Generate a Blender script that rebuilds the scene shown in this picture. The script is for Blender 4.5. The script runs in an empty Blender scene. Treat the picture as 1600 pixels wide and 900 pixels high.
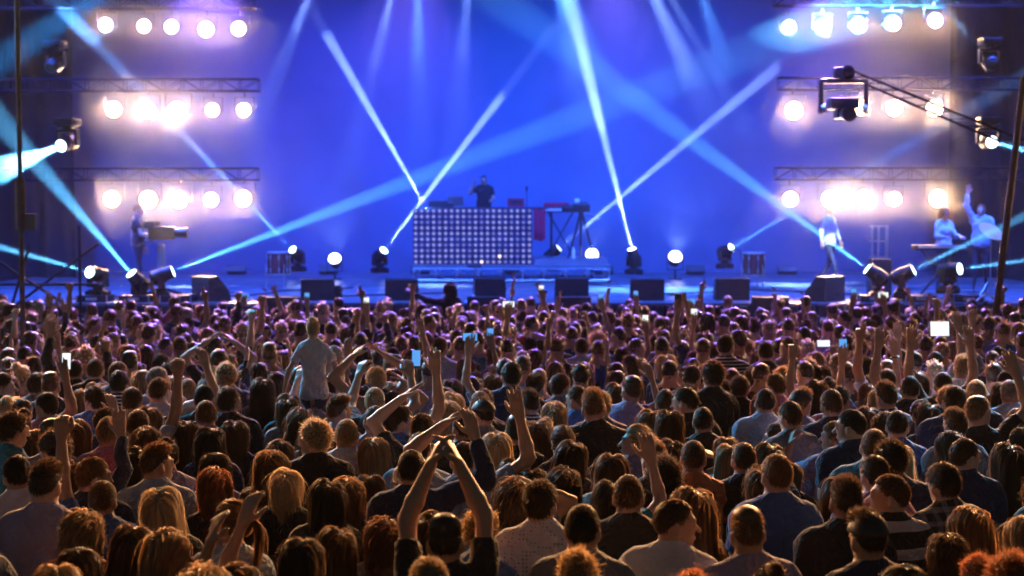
import bpy, bmesh, math, random
import numpy as np
from mathutils import Vector, Matrix

R = math.radians
rng = np.random.default_rng(7)
random.seed(7)
scene = bpy.context.scene
col = scene.collection

# ------------------------------------------------------------------ camera
CAM_H, FPX, PITCH = 3.1, 2222.0, R(3.0)
cam_data = bpy.data.cameras.new('camera')
cam_data.sensor_width = 36.0
cam_data.lens = FPX * 36.0 / 1600.0
cam_data.clip_end = 3000
cam_data.dof.use_dof = True
cam_data.dof.focus_distance = 9.2
cam_data.dof.aperture_fstop = 2.0
cam = bpy.data.objects.new('camera', cam_data)
cam.location = (0, 0, CAM_H)
cam.rotation_euler = (R(90) - PITCH, 0, 0)
col.objects.link(cam)
scene.camera = cam

def ray(px, py):
    a, b = (px - 800) / FPX, (450 - py) / FPX
    c, s = math.cos(PITCH), math.sin(PITCH)
    return Vector((a, c + b * s, -s + b * c))

def at(px, py, Y):
    d = ray(px, py)
    return Vector((0, 0, CAM_H)) + d * (Y / d.y)

def pix(p):
    c, s = math.cos(PITCH), math.sin(PITCH)
    y, z = p[1], p[2] - CAM_H
    dep = y * c - z * s
    return 800 + FPX * p[0] / dep, 450 - FPX * (y * s + z * c) / dep

# ------------------------------------------------------------------ world, view
world = bpy.data.worlds.new('World')
scene.world = world
world.use_nodes = True
wn = world.node_tree
wn.nodes.clear()
sky = wn.nodes.new('ShaderNodeTexSky')
sky.sky_type = 'NISHITA'
sky.sun_disc = False
sky.sun_elevation = R(5.0)
sky.sun_rotation = R(0)
bg = wn.nodes.new('ShaderNodeBackground')
bg.inputs['Strength'].default_value = 0.027
wo = wn.nodes.new('ShaderNodeOutputWorld')
wn.links.new(sky.outputs[0], bg.inputs['Color'])
wn.links.new(bg.outputs[0], wo.inputs['Surface'])
scene.view_settings.view_transform = 'Standard'
scene.view_settings.look = 'None'
scene.view_settings.exposure = 0.0
scene.view_settings.gamma = 1.0
cy = scene.cycles
cy.max_bounces = 4
cy.diffuse_bounces = 3
cy.glossy_bounces = 2
cy.transmission_bounces = 3
cy.volume_bounces = 0
cy.use_denoising = True
cy.sample_clamp_indirect = 6.0
cy.use_light_tree = True
cy.caustics_reflective = False
cy.caustics_refractive = False

# ------------------------------------------------------------------ materials
def newmat(name):
    m = bpy.data.materials.new(name)
    m.use_nodes = True
    nt = m.node_tree
    return m, nt, nt.nodes['Principled BSDF'], nt.nodes['Material Output']

def noise_mul(nt, src, dst, scale, lo, hi, detail=3.0, vec='Object'):
    n = nt.nodes.new('ShaderNodeTexNoise')
    n.inputs['Scale'].default_value = scale
    n.inputs['Detail'].default_value = detail
    tc = nt.nodes.new('ShaderNodeTexCoord')
    nt.links.new(tc.outputs[vec], n.inputs['Vector'])
    mr = nt.nodes.new('ShaderNodeMapRange')
    mr.inputs['To Min'].default_value = lo
    mr.inputs['To Max'].default_value = hi
    nt.links.new(n.outputs['Fac'], mr.inputs['Value'])
    mx = nt.nodes.new('ShaderNodeVectorMath')
    mx.operation = 'MULTIPLY'
    if isinstance(src, tuple):
        mx.inputs[0].default_value = src
    else:
        nt.links.new(src, mx.inputs[0])
    nt.links.new(mr.outputs[0], mx.inputs[1])
    nt.links.new(mx.outputs[0], dst)
    return n

def mat(name, c, rough=0.6, metal=0.0, var=0.25, scale=14.0, bump=0.0):
    m, nt, b, o = newmat(name)
    n = noise_mul(nt, tuple(c[:3]), b.inputs['Base Color'], scale, 1 - var, 1 + var)
    b.inputs['Roughness'].default_value = rough
    b.inputs['Metallic'].default_value = metal
    if bump:
        bp = nt.nodes.new('ShaderNodeBump')
        bp.inputs['Strength'].default_value = bump
        bp.inputs['Distance'].default_value = 0.01
        nt.links.new(n.outputs['Fac'], bp.inputs['Height'])
        nt.links.new(bp.outputs[0], b.inputs['Normal'])
    return m

def glow(name, c, strength):
    m, nt, b, o = newmat(name)
    nt.nodes.remove(b)
    e = nt.nodes.new('ShaderNodeEmission')
    e.inputs['Color'].default_value = (*c, 1)
    e.inputs['Strength'].default_value = strength
    nt.links.new(e.outputs[0], o.inputs['Surface'])
    m.cycles.emission_sampling = 'NONE'       # the lamp object in each fixture gives the light
    return m

def tint_out(nt, source):
    """the colour a thing was given: its object colour, or the tint attribute in the joined far crowd"""
    if source == 'object':
        return nt.nodes.new('ShaderNodeObjectInfo').outputs['Color']
    a = nt.nodes.new('ShaderNodeAttribute')
    a.attribute_name = 'tint'
    return a.outputs['Color']

def hair_mat(name, source):
    m, nt, b, o = newmat(name)
    src = tint_out(nt, source)
    at_ = nt.nodes.new('ShaderNodeAttribute')
    at_.attribute_name = 'strand'
    mr = nt.nodes.new('ShaderNodeMapRange')
    mr.inputs['To Min'].default_value = 0.65
    mr.inputs['To Max'].default_value = 1.35
    nt.links.new(at_.outputs['Fac'], mr.inputs['Value'])
    mx = nt.nodes.new('ShaderNodeVectorMath')
    mx.operation = 'MULTIPLY'
    nt.links.new(src, mx.inputs[0])
    nt.links.new(mr.outputs[0], mx.inputs[1])
    nt.links.new(mx.outputs[0], b.inputs['Base Color'])
    b.inputs['Roughness'].default_value = 0.48
    b.inputs['Specular IOR Level'].default_value = 0.5
    tr = nt.nodes.new('ShaderNodeBsdfTranslucent')
    br = nt.nodes.new('ShaderNodeVectorMath')
    br.operation = 'MULTIPLY_ADD'
    br.inputs[1].default_value = (2.2, 2.0, 1.8)
    br.inputs[2].default_value = (0.13, 0.08, 0.05)
    nt.links.new(mx.outputs[0], br.inputs[0])
    nt.links.new(br.outputs[0], tr.inputs['Color'])
    ms = nt.nodes.new('ShaderNodeMixShader')
    gt = nt.nodes.new('ShaderNodeMath'); gt.operation = 'GREATER_THAN'; gt.inputs[1].default_value = -0.5
    nt.links.new(at_.outputs['Fac'], gt.inputs[0])
    ml = nt.nodes.new('ShaderNodeMath'); ml.operation = 'MULTIPLY'; ml.inputs[1].default_value = 0.5
    nt.links.new(gt.outputs[0], ml.inputs[0])
    nt.links.new(ml.outputs[0], ms.inputs['Fac'])
    nt.links.new(b.outputs[0], ms.inputs[1])
    nt.links.new(tr.outputs[0], ms.inputs[2])
    nt.links.new(ms.outputs[0], o.inputs['Surface'])
    return m

def skin_mat(name, source):
    m, nt, b, o = newmat(name)
    noise_mul(nt, tint_out(nt, source), b.inputs['Base Color'], 22, 0.85, 1.15)
    b.inputs['Roughness'].default_value = 0.5
    b.inputs['Specular IOR Level'].default_value = 0.45
    return m

def cloth_mat(name, source, pattern=None):
    m, nt, b, o = newmat(name)
    src = tint_out(nt, source)
    if pattern:
        tc = nt.nodes.new('ShaderNodeTexCoord')
        mxc = nt.nodes.new('ShaderNodeMix')
        mxc.data_type = 'RGBA'
        nt.links.new(src, mxc.inputs['A'])
        if pattern == 'dots':
            mp = nt.nodes.new('ShaderNodeTexVoronoi')
            mp.inputs['Scale'].default_value = 55
            mp.inputs['Randomness'].default_value = 0.1
            nt.links.new(tc.outputs['Object'], mp.inputs['Vector'])
            th = nt.nodes.new('ShaderNodeMath'); th.operation = 'LESS_THAN'
            th.inputs[1].default_value = 0.22
            nt.links.new(mp.outputs['Distance'], th.inputs[0])
            fac = th.outputs[0]
            mxc.inputs['B'].default_value = (0.10, 0.08, 0.12, 1)
        else:
            def stripes(axis, freq, duty):
                sp = nt.nodes.new('ShaderNodeSeparateXYZ')
                nt.links.new(tc.outputs['Object'], sp.inputs[0])
                mu = nt.nodes.new('ShaderNodeMath'); mu.operation = 'MULTIPLY'
                mu.inputs[1].default_value = freq
                nt.links.new(sp.outputs[axis], mu.inputs[0])
                fr = nt.nodes.new('ShaderNodeMath'); fr.operation = 'FRACT'
                nt.links.new(mu.outputs[0], fr.inputs[0])
                t = nt.nodes.new('ShaderNodeMath'); t.operation = 'LESS_THAN'
                t.inputs[1].default_value = duty
                nt.links.new(fr.outputs[0], t.inputs[0])
                return t.outputs[0]
            if pattern == 'stripe':
                fac = stripes(2, 34, 0.35)
                mxc.inputs['B'].default_value = (0.55, 0.55, 0.6, 1)
            elif pattern == 'broad':
                fac = stripes(2, 7.5, 0.4)
                mxc.inputs['B'].default_value = (0.6, 0.57, 0.6, 1)
            else:
                ad = nt.nodes.new('ShaderNodeMath'); ad.operation = 'ADD'
                nt.links.new(stripes(2, 16, 0.4), ad.inputs[0])
                nt.links.new(stripes(0, 16, 0.4), ad.inputs[1])
                hf = nt.nodes.new('ShaderNodeMath'); hf.operation = 'MULTIPLY'
                hf.inputs[1].default_value = 0.5
                nt.links.new(ad.outputs[0], hf.inputs[0])
                fac = hf.outputs[0]
                mxc.inputs['B'].default_value = (0.22, 0.24, 0.32, 1)
        nt.links.new(fac, mxc.inputs['Factor'])
        src = mxc.outputs['Result']
    noise_mul(nt, src, b.inputs['Base Color'], 9, 0.8, 1.2)
    b.inputs['Roughness'].default_value = 0.85
    b.inputs['Sheen Weight'].default_value = 0.15
    wv = nt.nodes.new('ShaderNodeTexNoise')
    wv.inputs['Scale'].default_value = 16
    wv.inputs['Detail'].default_value = 2
    wv.inputs['Distortion'].default_value = 1.2
    tc2 = nt.nodes.new('ShaderNodeTexCoord')
    nt.links.new(tc2.outputs['Object'], wv.inputs['Vector'])
    bp = nt.nodes.new('ShaderNodeBump')
    bp.inputs['Strength'].default_value = 0.9
    bp.inputs['Distance'].default_value = 0.03
    nt.links.new(wv.outputs['Fac'], bp.inputs['Height'])
    nt.links.new(bp.outputs[0], b.inputs['Normal'])
    return m

M = {}
M['hair'] = hair_mat('hair', 'object')
M['skin'] = skin_mat('skin', 'object')
M['cloth'] = cloth_mat('cloth', 'object')
for p_ in ('dots', 'stripe', 'broad', 'plaid'):
    M['cloth_' + p_] = cloth_mat('cloth_' + p_, 'object', p_)
M['crowd_hair'] = hair_mat('crowd_hair', 'attr')
M['crowd_skin'] = skin_mat('crowd_skin', 'attr')
M['crowd_cloth'] = cloth_mat('crowd_cloth', 'attr')
M['denim'] = mat('denim', (0.03, 0.04, 0.07), 0.85, var=0.3)
M['eye'] = mat('eye', (0.25, 0.22, 0.2), 0.2)
M['black_plastic'] = mat('black_plastic', (0.018, 0.018, 0.02), 0.4, var=0.3)
M['black_paint'] = mat('black_paint', (0.03, 0.03, 0.033), 0.5, var=0.3, bump=0.15)
M['case'] = mat('case', (0.02, 0.022, 0.028), 0.6, var=0.4, bump=0.2)
M['alu'] = mat('alu', (0.55, 0.56, 0.58), 0.38, 0.9, var=0.15)
M['truss_black'] = mat('truss_black', (0.006, 0.006, 0.007), 1.0)
M['truss_black'].node_tree.nodes['Principled BSDF'].inputs['Specular IOR Level'].default_value = 0.05
M['steel_dark'] = mat('steel_dark', (0.03, 0.03, 0.033), 0.6, 0.2, var=0.25)
M['rust_pole'] = mat('rust_pole', (0.09, 0.06, 0.05), 0.7, 0.0, var=0.4)
M['grille'] = mat('grille', (0.02, 0.02, 0.022), 0.55, 0.3, var=0.3, scale=120, bump=0.4)
M['deck'] = mat('deck', (0.16, 0.16, 0.17), 0.32, var=0.35, scale=2.5, bump=0.05)
M['skirt'] = mat('skirt', (0.02, 0.02, 0.03), 0.9, var=0.3)
M['drape'] = mat('drape', (0.015, 0.015, 0.018), 0.9, var=0.3)
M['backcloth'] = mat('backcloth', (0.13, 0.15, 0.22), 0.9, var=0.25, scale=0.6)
M['asphalt'] = mat('asphalt', (0.05, 0.05, 0.05), 0.9, var=0.3, scale=3, bump=0.3)
M['red_cloth'] = mat('red_cloth', (0.5, 0.02, 0.06), 0.8)
M['drum_shell'] = mat('drum_shell', (0.12, 0.03, 0.03), 0.25, var=0.3)
M['drum_skin'] = mat('drum_skin', (0.7, 0.7, 0.68), 0.5, var=0.1)
M['white_metal'] = mat('white_metal', (0.75, 0.75, 0.75), 0.4, var=0.1)
M['reflector'] = mat('reflector', (0.05, 0.06, 0.12), 0.4, 0.3, var=0.15)
M['panel_face'] = mat('panel_face', (0.02, 0.035, 0.12), 0.5, var=0.2)  # blue veil of the lit air put into the panel colour
M['orange_band'] = mat('orange_band', (0.6, 0.3, 0.1), 0.5)
M['g_warm'] = glow('g_warm', (1.0, 0.70, 0.42), 9)
M['g_blue'] = glow('g_blue', (0.62, 0.86, 1.0), 8)
M['g_white'] = glow('g_white', (0.8, 0.82, 1.0), 9)
M['g_led'] = glow('g_led', (0.34, 0.38, 1.0), 0.85)
M['g_led_dim'] = glow('g_led_dim', (0.25, 0.29, 1.0), 0.65)
M['g_led_hot'] = glow('g_led_hot', (1.0, 0.82, 0.9), 1.8)
M['g_screen'] = glow('g_screen', (0.92, 0.97, 1.0), 1.1)
M['g_screen_blue'] = glow('g_screen_blue', (0.12, 0.42, 1.0), 0.9)
M['g_red'] = glow('g_red', (1.0, 0.03, 0.08), 1.2)

# ------------------------------------------------------------------ helpers
def link(name, me, parent=None, mats=()):
    o = bpy.data.objects.new(name, me)
    col.objects.link(o)
    if parent is not None:
        o.parent = parent
    return o

def tag(o, label=None, cat=None, group=None, kind=None):
    if label: o['label'] = label
    if cat: o['category'] = cat
    if group: o['group'] = group
    if kind: o['kind'] = kind
    return o

def empty(name, loc, rz=0.0):
    o = bpy.data.objects.new(name, None)
    o.empty_display_size = 0.1
    o.location = loc
    o.rotation_euler = (0, 0, rz)
    col.objects.link(o)
    return o

class MB:
    """collects simple shapes into one bmesh"""
    def __init__(self): self.bm = bmesh.new()
    def box(self, c, s, rot=None, bev=0.0):
        m = Matrix.Translation(Vector(c)) @ (rot.to_4x4() if rot is not None else Matrix()) @ Matrix.Diagonal((*s, 1))
        r = bmesh.ops.create_cube(self.bm, size=1.0, matrix=m)
        if bev:
            es = list({e for v in r['verts'] for e in v.link_edges})
            bmesh.ops.bevel(self.bm, geom=es, offset=bev, segments=2, affect='EDGES', profile=0.6)
        return self
    def cyl(self, a, b, r0, r1=None, n=12, caps=True):
        a, b = Vector(a), Vector(b)
        d = b - a
        m = Matrix.Translation((a + b) / 2) @ d.to_track_quat('Z', 'Y').to_matrix().to_4x4()
        bmesh.ops.create_cone(self.bm, cap_ends=caps, segments=n, radius1=r0, radius2=r0 if r1 is None else r1, depth=d.length, matrix=m)
        return self
    def ball(self, c, r, s=(1, 1, 1), n=12):
        m = Matrix.Translation(Vector(c)) @ Matrix.Diagonal((*s, 1))
        bmesh.ops.create_uvsphere(self.bm, u_segments=n, v_segments=max(6, n // 2 + 2), radius=r, matrix=m)
        return self
    def path(self, pts, r, n=8):
        for a, b in zip(pts[:-1], pts[1:]):
            self.cyl(a, b, r, r, n)
        for p in pts[1:-1]:
            self.ball(p, r, n=8)
        return self
    def prism(self, prof, x0, x1):
        """profile in (y, z) swept along x"""
        A = [self.bm.verts.new((x0, y, z)) for y, z in prof]
        B = [self.bm.verts.new((x1, y, z)) for y, z in prof]
        n = len(prof)
        self.bm.faces.new(A[::-1]); self.bm.faces.new(B)
        for i in range(n):
            self.bm.faces.new((A[i], A[(i + 1) % n], B[(i + 1) % n], B[i]))
        bmesh.ops.recalc_face_normals(self.bm, faces=self.bm.faces[:])
        return self
    def mesh(self, name, m, smooth=True):
        me = bpy.data.meshes.new(name)
        self.bm.to_mesh(me); self.bm.free()
        if m is not None: me.materials.append(m)
        if smooth:
            me.polygons.foreach_set('use_smooth', [True] * len(me.polygons))
            me.set_sharp_from_angle(angle=R(38))
        return me
    def build(self, name, m, parent=None, smooth=True):
        return link(name, self.mesh(name, m, smooth), parent)

def np_mesh(name, verts, faces, mats, midx=None, smooth=True):
    """mesh from numpy arrays of verts and quads"""
    me = bpy.data.meshes.new(name)
    nv, nf = len(verts), len(faces)
    me.vertices.add(nv)
    me.vertices.foreach_set('co', np.asarray(verts, np.float32).ravel())
    me.loops.add(nf * 4)
    me.loops.foreach_set('vertex_index', np.asarray(faces, np.int32).ravel())
    me.polygons.add(nf)
    me.polygons.foreach_set('loop_start', np.arange(0, nf * 4, 4, dtype=np.int32))
    me.polygons.foreach_set('loop_total', np.full(nf, 4, np.int32))
    for m in mats: me.materials.append(m)
    if midx is not None:
        me.polygons.foreach_set('material_index', np.asarray(midx, np.int32))
    me.polygons.foreach_set('use_smooth', np.full(nf, smooth))
    me.update(calc_edges=True)
    return me

def lamp(name, loc, aim, energy, c, size_deg, blend, radius, parent=None, kind='SPOT'):
    l = bpy.data.lights.new(name, kind)
    l.energy = energy
    l.color = c
    l.shadow_soft_size = radius
    if kind == 'SPOT':
        l.spot_size = R(size_deg)
        l.spot_blend = blend
    o = bpy.data.objects.new(name, l)
    col.objects.link(o)
    o.location = loc
    o.rotation_euler = (Vector(aim) - Vector(loc)).to_track_quat('-Z', 'Y').to_euler()
    return o

# ------------------------------------------------------------------ setting
STAGE_Z, STAGE_Y0, STAGE_Y1 = 1.5, 25.3, 39.4
tag(MB().box((0, 20, -0.05), (240, 240, 0.1)).build('ground', M['asphalt']), kind='structure')

fl = MB().box((0, (STAGE_Y0 + STAGE_Y1) / 2, STAGE_Z - 0.08), (36, STAGE_Y1 - STAGE_Y0, 0.1)).build('stage_floor', M['steel_dark'])
tag(fl, kind='structure')
bd = MB().box((0, 0, 0), (1.18, 1.96, 0.026), bev=0.006).mesh('deck_board', M['deck'])
for j in range(7):
    for i in range(-10, 10):
        o = link('deck_board', bd, fl)
        o.location = (i * 1.2 + 0.6, STAGE_Y0 + 1.0 + 2.0 * j, STAGE_Z - 0.013 + 0.0015 * ((i * 7 + j * 3) % 4))
sk = MB()
for i in range(120):
    x = -18 + 0.3 * i
    sk.cyl((x + 0.15, STAGE_Y0 - 0.02, 0.02), (x + 0.15, STAGE_Y0 - 0.02, STAGE_Z - 0.04), 0.16, 0.15, 8)
tag(sk.build('stage_skirt', M['skirt']), 'dark pleated cloth skirt along the front edge of the stage', 'stage skirt')

def curtain(name, m, x0, x1, y, z0, z1, amp, wl, label, cat, seed=0):
    n = int((x1 - x0) / (wl / 8))
    r = np.random.default_rng(seed)
    xs = np.linspace(x0, x1, n)
    ph = np.cumsum(r.uniform(0.5, 1.5, n)) * 2 * math.pi / 8
    V, F = [], []
    rows = 5
    for k in range(rows):
        z = z0 + (z1 - z0) * k / (rows - 1)
        a = amp * (1.0 - 0.35 * k / (rows - 1))
        V.append(np.stack([xs, y + a * np.sin(ph + 0.25 * k), np.full(n, z)], 1))
    V = np.concatenate(V)
    for k in range(rows - 1):
        i = np.arange(n - 1) + k * n
        F.append(np.stack([i, i + 1, i + 1 + n, i + n], 1))
    F = np.concatenate(F)
    V2 = V + np.array([0, 0.03, 0])
    me = np_mesh(name, np.concatenate([V, V2]), np.concatenate([F, F[:, ::-1] + len(V)]), [m])
    return tag(link(name, me), label, cat)

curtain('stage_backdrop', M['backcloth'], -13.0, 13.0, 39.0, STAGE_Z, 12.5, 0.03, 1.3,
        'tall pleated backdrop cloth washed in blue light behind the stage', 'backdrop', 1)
curtain('wing_curtain', M['drape'], -19, -10.9, 35.5, 0.0, 12.5, 0.12, 0.7,
        'black wing curtain behind the warm lamps over the stage side with the camera operator', 'curtain', 2)
curtain('wing_curtain', M['drape'], 10.9, 19, 35.5, 0.0, 12.5, 0.12, 0.7,
        'black wing curtain behind the warm lamps over the stage side with the singer', 'curtain', 3)

# ------------------------------------------------------------------ stage lights
BEAM_GAIN, BLINDER_W, WASH_W, ROOF_W, CYAN_W, SIDE_W = 33.0, 500.0, 0.19, 7600.0, 17000.0, 500.0

def copy_tree(o, parent=None):
    c = o.copy(); col.objects.link(c)
    if parent is not None: c.parent = parent
    for ch in list(o.children): copy_tree(ch, c)
    return c

def mh_meshes():
    b = MB().box((0, 0, 0.06), (0.36, 0.30, 0.12), bev=0.015)
    b.box((0, 0, 0.13), (0.26, 0.24, 0.03), bev=0.006)
    for s in (-1, 1): b.box((s * 0.19, 0, 0.06), (0.03, 0.12, 0.03), bev=0.005)
    base = b.mesh('base', M['black_plastic'])
    y = MB().cyl((0, 0, 0.14), (0, 0, 0.19), 0.09, 0.1, 16).box((0, 0, 0.21), (0.36, 0.14, 0.05), bev=0.012)
    for s in (-1, 1):
        y.prism([(-0.07, 0.2), (0.07, 0.2), (0.045, 0.46), (-0.045, 0.46)], s * 0.185 - 0.022, s * 0.185 + 0.022)
    yoke = y.mesh('yoke', M['black_plastic'])
    h = MB()                                      # head: barrel along +Y, pivot at origin
    h.cyl((0, -0.2, 0), (0, -0.15, 0), 0.08, 0.13, 20).cyl((0, -0.15, 0), (0, 0.06, 0), 0.14, 0.145, 20)
    h.cyl((0, 0.06, 0), (0, 0.2, 0), 0.13, 0.12, 20).cyl((0, 0.2, 0), (0, 0.215, 0), 0.128, 0.128, 20)
    for k in range(4): h.box((0, -0.12 + 0.045 * k, 0.14), (0.16, 0.014, 0.03))
    head = h.mesh('head', M['black_plastic'])
    ln = MB().cyl((0, 0.2, 0), (0, 0.222, 0), 0.108, 0.1, 24).ball((0, 0.216, 0), 0.1, (1, 0.22, 1), 20)
    return base, yoke, head, ln.mesh('lens', None)
MH = mh_meshes()
MH_LENS = {k: MH[3].copy() for k in ('g_blue', 'g_white')}
for k, me in MH_LENS.items(): me.materials.append(M[k])

def moving_head(px, py, Y, aim_px, aim_dY, power, c, half, label, hang=False, glowk='g_blue', blend=0.7, scale=1.0, group='moving head lights'):
    """a moving head whose lens shows at (px, py), depth Y, with its beam towards pixel aim_px"""
    p = at(px, py, Y)
    a = at(aim_px[0], aim_px[1], Y + aim_dY)
    d = (a - p).normalized()
    k = scale
    pivot = p - d * 0.22 * k
    up = -1 if hang else 1
    root = empty('moving_head_light', (pivot.x, pivot.y, pivot.z - up * 0.42 * k), math.atan2(d.y, d.x) - math.pi / 2)
    root.scale = (k, k, k * up)
    tag(root, label, 'stage light', group)
    link('base', MH[0], root)
    link('yoke', MH[1], root)
    hd = link('head', MH[2], root)
    el = math.asin(max(-1, min(1, d.z)))
    hd.location = (0, 0, 0.42)
    hd.rotation_euler = (el * up, 0, 0)
    link('lens', MH_LENS[glowk], hd)
    lamp('beam_lamp', p + d * 0.03, a, power * BEAM_GAIN, c, half * 2, blend, 0.025)
    return root

CY, BL, PB, DB = (0.12, 0.55, 1.0), (0.10, 0.36, 1.0), (0.24, 0.40, 1.0), (0.05, 0.2, 1.0)
KW = 1000.0
ORD8 = ('first', 'second', 'third', 'fourth', 'fifth', 'sixth', 'seventh', 'eighth')
moving_head(140, 425, 25.6, (0, 386), -2.0, 95 * KW, CY, 1.6, 'moving head light farthest out on the camera operator side, thin low beam')
moving_head(205, 427, 25.7, (70, 270), -1.0, 110 * KW, CY, 4.2, 'moving head light in front of the camera operator with a wide cyan beam rising outward')
moving_head(270, 424, 25.8, (640, 283), 1.0, 360 * KW, CY, 2.4, 'moving head light beside the side monitor with a long beam rising towards the light wall')
moving_head(457, 390, 35.0, (300, 225), -3.0, 260 * KW, BL, 1.3, 'floor moving head behind the floor tom on the camera operator side')
moving_head(600, 391, 35.0, (765, 175), -2.6, 75 * KW, PB, 1.3, 'floor moving head just beside the light wall with thin beam leaning over it')
moving_head(672, 335, 35.6, (540, 105), -2.2, 75 * KW, PB, 1.7, 'moving head light whose bright beam rises from behind the light wall', scale=0.8)
moving_head(987, 389, 35.0, (905, 60), -1.2, 70 * KW, PB, 2.4, 'floor moving head right of the tripod with the bright beam nearly straight up', glowk='g_white', blend=1.0)
moving_head(873, 388, 35.4, (1160, 150), 0.2, 60 * KW, PB, 1.6, 'floor moving head behind the legs of the camera tripod')
moving_head(1143, 387, 35.0, (1450, 208), -3.5, 130 * KW, BL, 1.7, 'floor moving head behind the floor tom on the singer side')
moving_head(1355, 420, 25.8, (1150, 270), 0.3, 180 * KW, CY, 3.0, 'moving head light at the feet of the blue speaker box, beam crossing the singer')
moving_head(1427, 422, 25.7, (1600, 338), -0.5, 150 * KW, CY, 2.6, 'moving head light between the blue speaker box and the keyboard player')
moving_head(1500, 420, 25.6, (1600, 407), -0.8, 150 * KW, CY, 1.7, 'moving head light under the keyboard player with a nearly level beam')
moving_head(95, 228, 24.5, (-60, 290), -2.5, 75 * KW, CY, 8.0, 'moving head light hung under the middle rig beside the tall pole, wide white-cyan beam', hang=True, blend=0.5)
moving_head(95, 95, 26.5, (180, 42), 2.0, 30 * KW, CY, 1.6, 'small moving head light hung under the top lamp bar beside the tall pole', hang=True)
moving_head(1540, 88, 26.5, (1478, 14), 2.0, 30 * KW, CY, 1.6, 'small moving head light hung under the top lamp bar on the singer side', hang=True)
moving_head(1550, 222, 25.0, (1610, 236), -2.0, 14 * KW, CY, 2.0, 'small moving head light hung near the crane arm and the leaning pole', hang=True)

# overhead beams from the roof rig above the picture, and the wide blue band that passes the tall pole
for kb, (x0, y0, x1, y1, Y, pw, c, half) in enumerate((
        (505, -60, 395, 210, 35, 110, PB, 1.8), (625, -60, 560, 200, 35.5, 80, PB, 1.6), (652, -70, 655, 200, 36, 90, BL, 1.8),
        (735, -70, 715, 180, 35.5, 70, PB, 1.8), (860, -80, 930, 160, 34.5, 110, BL, 4.0), (985, -80, 1140, 240, 35.5, 120, PB, 2.2),
        (1010, -70, 1200, 260, 36, 70, PB, 1.4), (1075, -70, 1180, 240, 35, 70, BL, 2.4))):
    p, a = at(x0, y0, Y), at(x1, y1, Y - 2.2)
    f = empty('roof_spotlight', p + Vector((0, 0, 0)))
    f.rotation_euler = (a - p).to_track_quat('-Z', 'Y').to_euler()
    tag(f, ORD8[kb] + ' roof spotlight from the left throwing a soft blue beam down', 'stage light', 'roof spotlights above the stage')
    MBc = MB().cyl((0, 0, 0.02), (0, 0, 0.4), 0.13, 0.1, 16)
    MBc.build('body', M['black_plastic'], f)
    MB().cyl((0, 0, 0.0), (0, 0, 0.02), 0.11, 0.11, 16).build('lens', M['g_blue'], f)
    lamp('beam_lamp', p + (a - p).normalized() * 0.03, a, pw * 0.016 * KW * BEAM_GAIN, c, half * 5.5, 1.0, 0.06)
p, a = at(330, -120, 24.5), at(-40, 120, 23.2)
f = empty('roof_spotlight', p)
f.rotation_euler = (a - p).to_track_quat('-Z', 'Y').to_euler()
tag(f, 'roof spotlight throwing a wide blue band across the upper corner by the tall pole', 'stage light')
MB().cyl((0, 0, 0.02), (0, 0, 0.45), 0.15, 0.11, 16).build('body', M['black_plastic'], f)
MB().cyl((0, 0, 0.0), (0, 0, 0.02), 0.12, 0.12, 16).build('lens', M['g_blue'], f)
lamp('beam_lamp', p + (a - p).normalized() * 0.03, a, 75 * KW * BEAM_GAIN, (0.03, 0.36, 1.0), 9, 0.8, 0.06)

# blue wash: strips of wash lamps along the roof bar and on the floor that colour the air and the backdrop
def wash_lamp(px, py, Y, aim, energy, c, size, label, floor=True, r=0.14, glowk='g_white', group='floor wash lamps'):
    p = at(px, py, Y)
    d = (Vector(aim) - p).normalized()
    root = empty('wash_lamp', p)
    tag(root, label, 'stage light', group)
    hd = MB().cyl(p * 0, Vector((0, 0.0, 0)) - d * 0.2, r * 1.08, r * 0.8, 18)
    hd.build('can', M['black_plastic'], root)
    q = MB().ball((0, 0, 0), r, (1, 1, 1), 18)
    lm = q.build('lens', M[glowk], root)
    lm.scale = (1, 1, 1)
    lm.location = d * 0.0
    s = 1 if floor else -1
    st = MB()
    for k in (-1, 1):
        st.box((k * (r + 0.03), 0, -s * 0.1), (0.02, 0.04, 0.26 + r))
    st.box((0, 0, -s * (0.22 + r / 2)), (2 * r + 0.1, 0.06, 0.02))
    if floor:
        zf = STAGE_Z - p.z
        st.box((0, 0, (zf - 0.22 - r / 2) / 2), (0.05, 0.05, abs(zf + 0.22 + r / 2)))
        st.box((0, 0, zf + 0.012), (0.3, 0.24, 0.02))
    st.build('bracket', M['black_plastic'], root)
    lamp('wash_light', p + d * (r + 0.05), aim, energy * WASH_W, c, size, 1.0, 0.12)

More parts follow.
